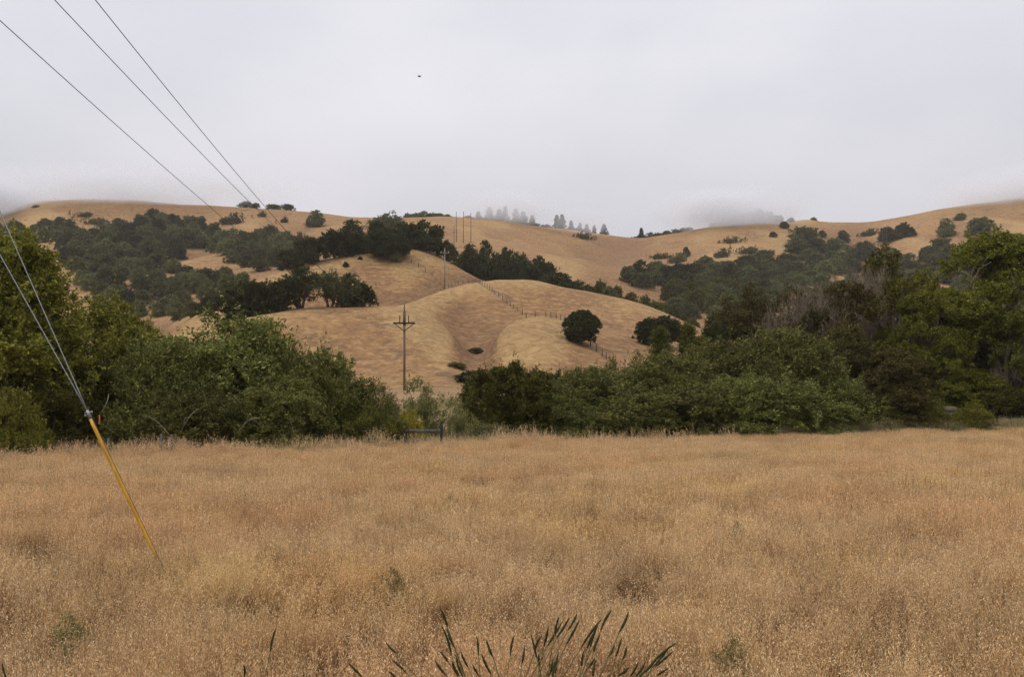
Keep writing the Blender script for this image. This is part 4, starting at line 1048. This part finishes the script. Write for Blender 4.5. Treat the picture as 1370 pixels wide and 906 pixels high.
EDGE = np.array(D_("-400:39 0:41.5 235:43.5 400:46 560:50 700:55 900:57 1100:63.5 1370:66 1800:66"))
edge = lambda px: np.interp(px, EDGE[:, 0], EDGE[:, 1])
def meadow():
    rng = np.random.default_rng(10)
    near_c = [grass_clump(100 + k, 44, .26, .52, 1.0, .0042, 11, .025, .0060, 2, .006, 44) for k in range(6)]
    far_c = [grass_clump(120 + k, 34, .30, .54, 1.02, .0095, 6, .034, .011, 1, .012, 20) for k in range(5)]
    tall_c = [grass_clump(160 + k, 10, .60, 1.0, 1.6, .010, 22, .05, .016, 1, .012, 0) for k in range(3)]
    C = near_c + far_c + tall_c
    X, Y, I, S = [], [], [], []
    def strip(d0, d1, dens, i0, i1, f=None):
        w = 0.68 * d1 + 3
        n = int(dens * 2 * w * (d1 - d0))
        x = (rng.random(n) * 2 - 1) * w; y = d0 + rng.random(n) * (d1 - d0)
        px = CX + F * x / y
        ok = (np.abs(x) < 0.66 * y + 2.5) & (y < edge(px) - 2.0 * sstep(1060, 1130, px) + rng.normal(size=n) * .5) & (rng.random(n) < .72 + 1.1 * fbm(x / 1.3, y / 1.3, 2))
        if f: ok &= rng.random(n) < f(y)
        X.append(x[ok]); Y.append(y[ok]); I.append(rng.integers(i0, i1, ok.sum())); S.append(np.ones(ok.sum()))
    strip(4.6, 26, 15, 0, 6, lambda y: 1 - sstep(13, 26, y)); strip(11, 67, 15, 6, 11, lambda y: sstep(11, 24, y))
    # thin tall fringe at the foot of the trees
    n = 420; px = np.concatenate([rng.uniform(-80, 1450, n - 120), rng.uniform(-60, 480, 120)]); d = edge(px) + rng.uniform(-1.2, 1.3, n)
    X.append((px - CX) / F * d); Y.append(d); I.append(rng.integers(6, 11, n)); S.append(np.full(n, 1.1))
    n = 560; px = np.concatenate([rng.uniform(-80, 1450, 330), rng.uniform(-60, 520, 230)]); d = edge(px) + rng.uniform(-1.5, 1.4, n)
    X.append((px - CX) / F * d); Y.append(d); I.append(rng.integers(11, 14, n)); S.append(rng.uniform(.75, 1.1, n))
    n = 500; y = 5 + 24 * rng.random(n); x = (rng.random(n) * 2 - 1) * (.62 * y + 1)
    X.append(x); Y.append(y); I.append(rng.integers(0, 6, n)); S.append(rng.uniform(1.1, 1.3, n))
    X, Y, I, S = map(np.concatenate, (X, Y, I, S))
    Z = ground(X, Y) - .02
    hn = 1 + .26 * fbm(X / 3.5, Y / 3.5, 3) + .38 * fbm(X / .8, Y / .8, 2)
    s = S * hn * (.9 + .2 * rng.random(len(X)))
    scl = np.stack([.85 + .3 * rng.random(len(X)), .85 + .3 * rng.random(len(X)), s], 1)
    tilt = (rng.normal(size=len(X)) * .05, rng.normal(size=len(X)) * .05 + .02)
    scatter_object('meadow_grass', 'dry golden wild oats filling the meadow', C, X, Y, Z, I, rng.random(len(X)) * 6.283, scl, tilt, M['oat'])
    # grey-green grass strip by the cypresses and at the gate
    n = 3000; px = np.concatenate([rng.uniform(1040, 1460, 2600), rng.uniform(390, 735, 400)])
    d = edge(px) + np.where(px > 900, rng.uniform(-2.6, .8, n), rng.uniform(0, 2.5, n))
    keep = rng.random(n) < np.where(px > 1090, .5, .4)
    px, d = px[keep], d[keep]; n = len(px)
    X, Y = (px - CX) / F * d, d
    s = np.where(px > 900, 1.05, .9) + .65 * rng.random(n) * (.6 + fbm(X / 2.0, Y / 2.0, 2))
    gc = [grass_clump(140 + k, 34, .36, .6, 1.2, .011, 6, .04, .014, 3, .016, 18) for k in range(3)]
    scatter_object('green_grass', 'grey-green tall grass along the far meadow edge', gc, X, Y, ground(X, Y) - .02, rng.integers(0, 3, n), rng.random(n) * 6.283,
                   np.stack([np.ones(n), np.ones(n), s], 1), (rng.normal(size=n) * .06, rng.normal(size=n) * .06), M['greengrass'])
meadow()

# ----------------------------------------------------------------- reed grass close to the camera
def reeds():
    # (tip px, tip py, head foot px, head foot py)
    heads = {
        'A': [(762, 826, 745, 853), (772, 822, 760, 842), (752, 833, 732, 866), (748, 826, 743, 850), (775, 830, 758, 863), (818, 817, 803, 843), (841, 819, 828, 845), (806, 828, 778, 866), (800, 835, 790, 868), (797, 843, 786, 870),
              (803, 850, 794, 872), (832, 854, 824, 878), (822, 862, 812, 880), (838, 865, 832, 883), (781, 872, 778, 892), (796, 882, 784, 900), (797, 884, 793, 905), (710, 848, 718, 880), (721, 875, 722, 892), (747, 874, 743, 900),
              (739, 882, 735, 905), (743, 885, 739, 906), (734, 838, 728, 866), (702, 866, 698, 888), (724, 852, 716, 872)],
        'B': [(905, 861, 873, 890), (896, 864, 872, 892), (900, 873, 878, 894), (842, 893, 828, 906), (854, 886, 844, 905), (863, 887, 852, 906), (893, 896, 880, 906), (870, 893, 856, 910), (880, 880, 864, 902)],
        'C': [(589, 815, 598, 840), (591, 838, 604, 876), (598, 842, 608, 866), (638, 853, 640, 876), (651, 857, 660, 880), (617, 873, 626, 892), (588, 872, 599, 886), (582, 884, 597, 904), (608, 876, 620, 900), (610, 882, 618, 906),
              (644, 875, 657, 903), (688, 850, 683, 876), (632, 890, 640, 906), (604, 885, 614, 906), (516, 860, 531, 874), (524, 883, 543, 899), (520, 899, 530, 908), (466, 888, 484, 906)],
        'D': [(369, 841, 363, 870), (326, 890, 325, 908), (3, 888, 9, 908)],
    }
    info = {'A': (775, 3.3, 'largest clump of green seed heads at the bottom of the photo'), 'B': (850, 3.2, 'clump of slanting green seed heads right of the largest clump'),
            'C': (620, 3.3, 'loose clump of green seed heads left of the largest clump'), 'D': (330, 3.5, 'few single green seed heads low at the left')}
    rng = np.random.default_rng(2)
    for k, L in heads.items():
        bx, bd, lab = info[k]
        X0, Y0 = at(bx, bd); z0 = g1(X0, Y0)
        o = place_empty('reed_plant', X0, Y0, lab, 'grass clump', 'green reed grass')
        base = np.array([X0, Y0, z0])
        for (tx, ty, fx, fy) in L:
            d = bd + rng.uniform(-.25, .25)
            tip = np.array([(tx - CX) / F * d, d, ZC + (HY - ty) / F * d]); ft = np.array([(fx - CX) / F * d, d + rng.uniform(-.02, .02), ZC + (HY - fy) / F * d])
            dr = norm(ft - tip)
            if k == 'D': root = np.array([ft[0] + rng.uniform(-.05, .05), d, g1(ft[0], d)])
            else: root = base + np.array([rng.uniform(-.26, .26), rng.uniform(-.2, .2), -.02])
            root[2] = g1(root[0], root[1]) - .02
            c = ft + dr * np.linalg.norm(ft - root) * rng.uniform(.35, .6)
            t = np.linspace(0, 1, 10)[:, None]
            P = (1 - t) ** 2 * root + 2 * t * (1 - t) * c + t ** 2 * ft
            m = MB(); m.tube(P - base, np.linspace(.0032, .0018, 10), 5); st = m.build('stalk', M['stalk'], o, smooth=True)
            m = MB(); t = np.linspace(0, 1, 12); bow = np.cross(dr, [0, 1, 0]) * rng.uniform(-.004, .004)
            Ph = ft + (tip - ft) * t[:, None] + bow * (4 * t * (1 - t))[:, None]
            R = .0046 * np.clip(np.sin(np.pi * np.clip(t * .93 + .07, 0, 1)) ** .55, .12, 1) * (1 + .13 * rng.normal(size=12)); R[-1] = .0012
            m.tube(Ph - base, R, 8); m.build('seed_head', M['head'], st, smooth=True)
        # leaves of the clump
        if k != 'D':
            for q in range(14):
                a = rng.random() * 6.283; dr = np.array([math.cos(a), math.sin(a) * .6, 0]); Lh = rng.uniform(.5, .9)
                P = np.array([dr * Lh * .5 * s ** 1.7 + UP * Lh * (s - .28 * s * s) for s in np.linspace(0, 1, 8)]) + dr * .05
                w = np.array([-dr[1], dr[0], 0]) * .006 * np.array([1, 1.2, 1.2, 1.1, 1, .8, .5, .08])[:, None]
                V = np.concatenate([P - w, P + w, P + w + UP * -.0008, P - w + UP * -.0008]); n = 8
                Q = [(i, i + 1, n + i + 1, n + i) for i in range(7)] + [(2 * n + i, 2 * n + i + 1, 3 * n + i + 1, 3 * n + i) for i in range(7)]
                link('leaf', make_mesh('leaf', V, Q, mats=[M['stalk']]), o)
reeds()

# ----------------------------------------------------------------- air and low cloud
def haze():
    m = bpy.data.materials.new('haze_air'); m.use_nodes = True; t = m.node_tree; t.nodes.clear()
    o = t.nodes.new('ShaderNodeOutputMaterial'); v = t.nodes.new('ShaderNodeVolumePrincipled')
    v.inputs['Color'].default_value = (.97, .96, .95, 1); v.inputs['Density'].default_value = 0.00008; v.inputs['Anisotropy'].default_value = 0.0
    t.links.new(v.outputs[0], o.inputs['Volume'])
    b = MB(); b.box((0, 840, 119.5), (5600, 1800, 243)); ob = b.build('haze', m); tag(ob, 'thin grey haze over the valley', 'haze', kind='stuff')
haze()

def low_cloud(px, y, wpx, hpx, d, depth, dens, label, seed):
    """fog bank resting on the ridge: an ellipsoid of uneven density"""
    m = bpy.data.materials.new('cloud_fog'); m.use_nodes = True; t = m.node_tree; t.nodes.clear()
    o = t.nodes.new('ShaderNodeOutputMaterial'); v = t.nodes.new('ShaderNodeVolumePrincipled')
    v.inputs['Color'].default_value = (.885, .90, .93, 1); v.inputs['Anisotropy'].default_value = 0.1
    tc = t.nodes.new('ShaderNodeTexCoord')
    ln = t.nodes.new('ShaderNodeVectorMath'); ln.operation = 'LENGTH'; t.links.new(tc.outputs['Object'], ln.inputs[0])
    mr = t.nodes.new('ShaderNodeMapRange'); mr.interpolation_type = 'SMOOTHSTEP'
    for k, q in zip((1, 2, 3, 4), (1.0, 0.25, 0.0, 1.0)): mr.inputs[k].default_value = q
    t.links.new(ln.outputs['Value'], mr.inputs[0])
    nz = t.nodes.new('ShaderNodeTexNoise'); nz.inputs['Scale'].default_value = 0.035; nz.inputs['Detail'].default_value = 3
    ge = t.nodes.new('ShaderNodeNewGeometry'); t.links.new(ge.outputs['Position'], nz.inputs['Vector'])
    nr = t.nodes.new('ShaderNodeMapRange')
    for k, q in zip((1, 2, 3, 4), (.35, .65, .25, 1.0)): nr.inputs[k].default_value = q
    t.links.new(nz.outputs[0], nr.inputs[0])
    a = t.nodes.new('ShaderNodeMath'); a.operation = 'MULTIPLY'; t.links.new(mr.outputs[0], a.inputs[0]); t.links.new(nr.outputs[0], a.inputs[1])
    b = t.nodes.new('ShaderNodeMath'); b.operation = 'MULTIPLY'; t.links.new(a.outputs[0], b.inputs[0]); b.inputs[1].default_value = dens
    t.links.new(b.outputs[0], v.inputs['Density']); t.links.new(v.outputs[0], o.inputs['Volume'])
    u, w = 20, 12
    V = [(0, 0, 1)] + [(math.sin(math.pi * i / w) * math.cos(2 * math.pi * j / u), math.sin(math.pi * i / w) * math.sin(2 * math.pi * j / u), math.cos(math.pi * i / w)) for i in range(1, w) for j in range(u)] + [(0, 0, -1)]
    Q = [(1 + i * u + j, 1 + (i + 1) * u + j, 1 + (i + 1) * u + (j + 1) % u, 1 + i * u + (j + 1) % u) for i in range(w - 2) for j in range(u)]
    T = [(0, 1 + j, 1 + (j + 1) % u) for j in range(u)] + [(len(V) - 1, 1 + (w - 2) * u + (j + 1) % u, 1 + (w - 2) * u + j) for j in range(u)]
    X, Y = at(px, d)
    ob = link('low_fog', make_mesh('low_fog', V, Q, T, mats=[m]), None, (X, Y, ZC + (HY - y) / F * d))
    ob.scale = (wpx / 2 / F * d, depth / 2, hpx / 2 / F * d)
    tag(ob, label, 'fog', kind='stuff')
low_cloud(150, 256, 620, 50, 730, 170, .062, 'low fog veiling the western ridge top', 1)
low_cloud(-25, 270, 190, 84, 720, 150, .075, 'low fog bank swallowing the western end of the ridge', 5)
low_cloud(975, 282, 250, 66, 745, 110, .085, 'low fog wrapped round the eastern hilltop trees', 2)
low_cloud(675, 280, 170, 54, 725, 90, .055, 'low fog among the skyline conifers', 3)
low_cloud(775, 297, 150, 36, 735, 80, .028, 'thin mist among the dark skyline conifers', 6)
low_cloud(1410, 258, 360, 76, 750, 170, .07, 'low fog over the right end of the ridge', 4)

# ----------------------------------------------------------------- sky, sun, camera
def sky():
    w = bpy.data.worlds.new('World'); scene.world = w; w.use_nodes = True
    t = w.node_tree; t.nodes.clear(); n = t.nodes.new; l = t.links.new
    out = n('ShaderNodeOutputWorld'); bg = n('ShaderNodeBackground'); l(bg.outputs[0], out.inputs[0])
    st = n('ShaderNodeTexSky'); st.sky_type = 'NISHITA'; st.sun_disc = False
    st.sun_elevation = math.radians(52); st.sun_rotation = math.radians(-110); st.dust_density = 4
    hs = n('ShaderNodeHueSaturation'); hs.inputs['Saturation'].default_value = .25; l(st.outputs[0], hs.inputs['Color'])
    tc = n('ShaderNodeTexCoord'); sp = n('ShaderNodeSeparateXYZ'); l(tc.outputs['Generated'], sp.inputs[0])
    def mrange(v, a, b, c, d):
        m = n('ShaderNodeMapRange'); m.interpolation_type = 'SMOOTHSTEP'; l(v, m.inputs[0])
        for k, q in zip((1, 2, 3, 4), (a, b, c, d)): m.inputs[k].default_value = q
        return m.outputs[0]
    def mth(op, a, b):
        m = n('ShaderNodeMath'); m.operation = op
        for s, v in zip(m.inputs, (a, b)):
            if hasattr(v, 'is_linked'): l(v, s)
            else: s.default_value = v
        return m.outputs[0]
    g = mth('ADD', mrange(sp.outputs[2], 0.12, 0.40, 6.15, 7.9), mrange(sp.outputs[2], 0.45, 1.0, 0.0, 9.0))
    mp = n('ShaderNodeMapping'); mp.inputs['Scale'].default_value = (1.6, 1.6, 3.4); l(tc.outputs['Generated'], mp.inputs[0])
    nz = n('ShaderNodeTexNoise'); nz.inputs['Scale'].default_value = 1.3; nz.inputs['Detail'].default_value = 4; nz.inputs['Roughness'].default_value = .45; l(mp.outputs[0], nz.inputs[0])
    g = mth('MULTIPLY', g, mrange(nz.outputs[0], .3, .7, .91, 1.08))
    cl = n('ShaderNodeMix'); cl.data_type = 'RGBA'; cl.blend_type = 'MULTIPLY'; cl.inputs[0].default_value = 1
    l(g, cl.inputs[6])
    tint = n('ShaderNodeMix'); tint.data_type = 'RGBA'; l(mrange(nz.outputs[0], .35, .65, 0, 1), tint.inputs[0])
    tint.inputs[6].default_value = (.99, 1.01, 1.09, 1); tint.inputs[7].default_value = (1.02, 1.005, 1.075, 1)
    l(tint.outputs[2], cl.inputs[7])
    mx = n('ShaderNodeMix'); mx.data_type = 'RGBA'; mx.inputs[0].default_value = .93
    l(hs.outputs[0], mx.inputs[6]); l(cl.outputs[2], mx.inputs[7])
    l(mx.outputs[2], bg.inputs[0]); bg.inputs[1].default_value = .105
    s = bpy.data.lights.new('sun', 'SUN'); s.energy = 1.3; s.angle = math.radians(18); s.color = (1, .96, .9)
    o = link('sun', s); o.rotation_euler = (math.radians(38), 0, math.radians(-70))
sky()

cam = bpy.data.cameras.new('camera'); co = link('camera', cam, None, (0, 0, ZC))
co.rotation_euler = (math.radians(90), 0, 0)
cam.sensor_width = 36; cam.lens = 36 * F / 1370
cam.shift_y = (HY - 453) / 1370
cam.clip_start = .1; cam.clip_end = 8000
scene.camera = co
vs = scene.view_settings
vs.view_transform = 'Standard'; vs.look = 'None'; vs.exposure = 0; vs.gamma = 1; vs.use_curve_mapping = False
cy = scene.cycles
cy.max_bounces = 6; cy.diffuse_bounces = 2; cy.glossy_bounces = 2; cy.transmission_bounces = 4; cy.transparent_max_bounces = 8; cy.volume_bounces = 3
cy.caustics_reflective = False; cy.caustics_refractive = False
cy.use_denoising = True; cy.denoiser = "OPENIMAGEDENOISE"; cy.denoising_input_passes = "RGB_ALBEDO_NORMAL"; cy.denoising_prefilter = "NONE"
cy.volume_step_rate = 2.0; cy.volume_max_steps = 96
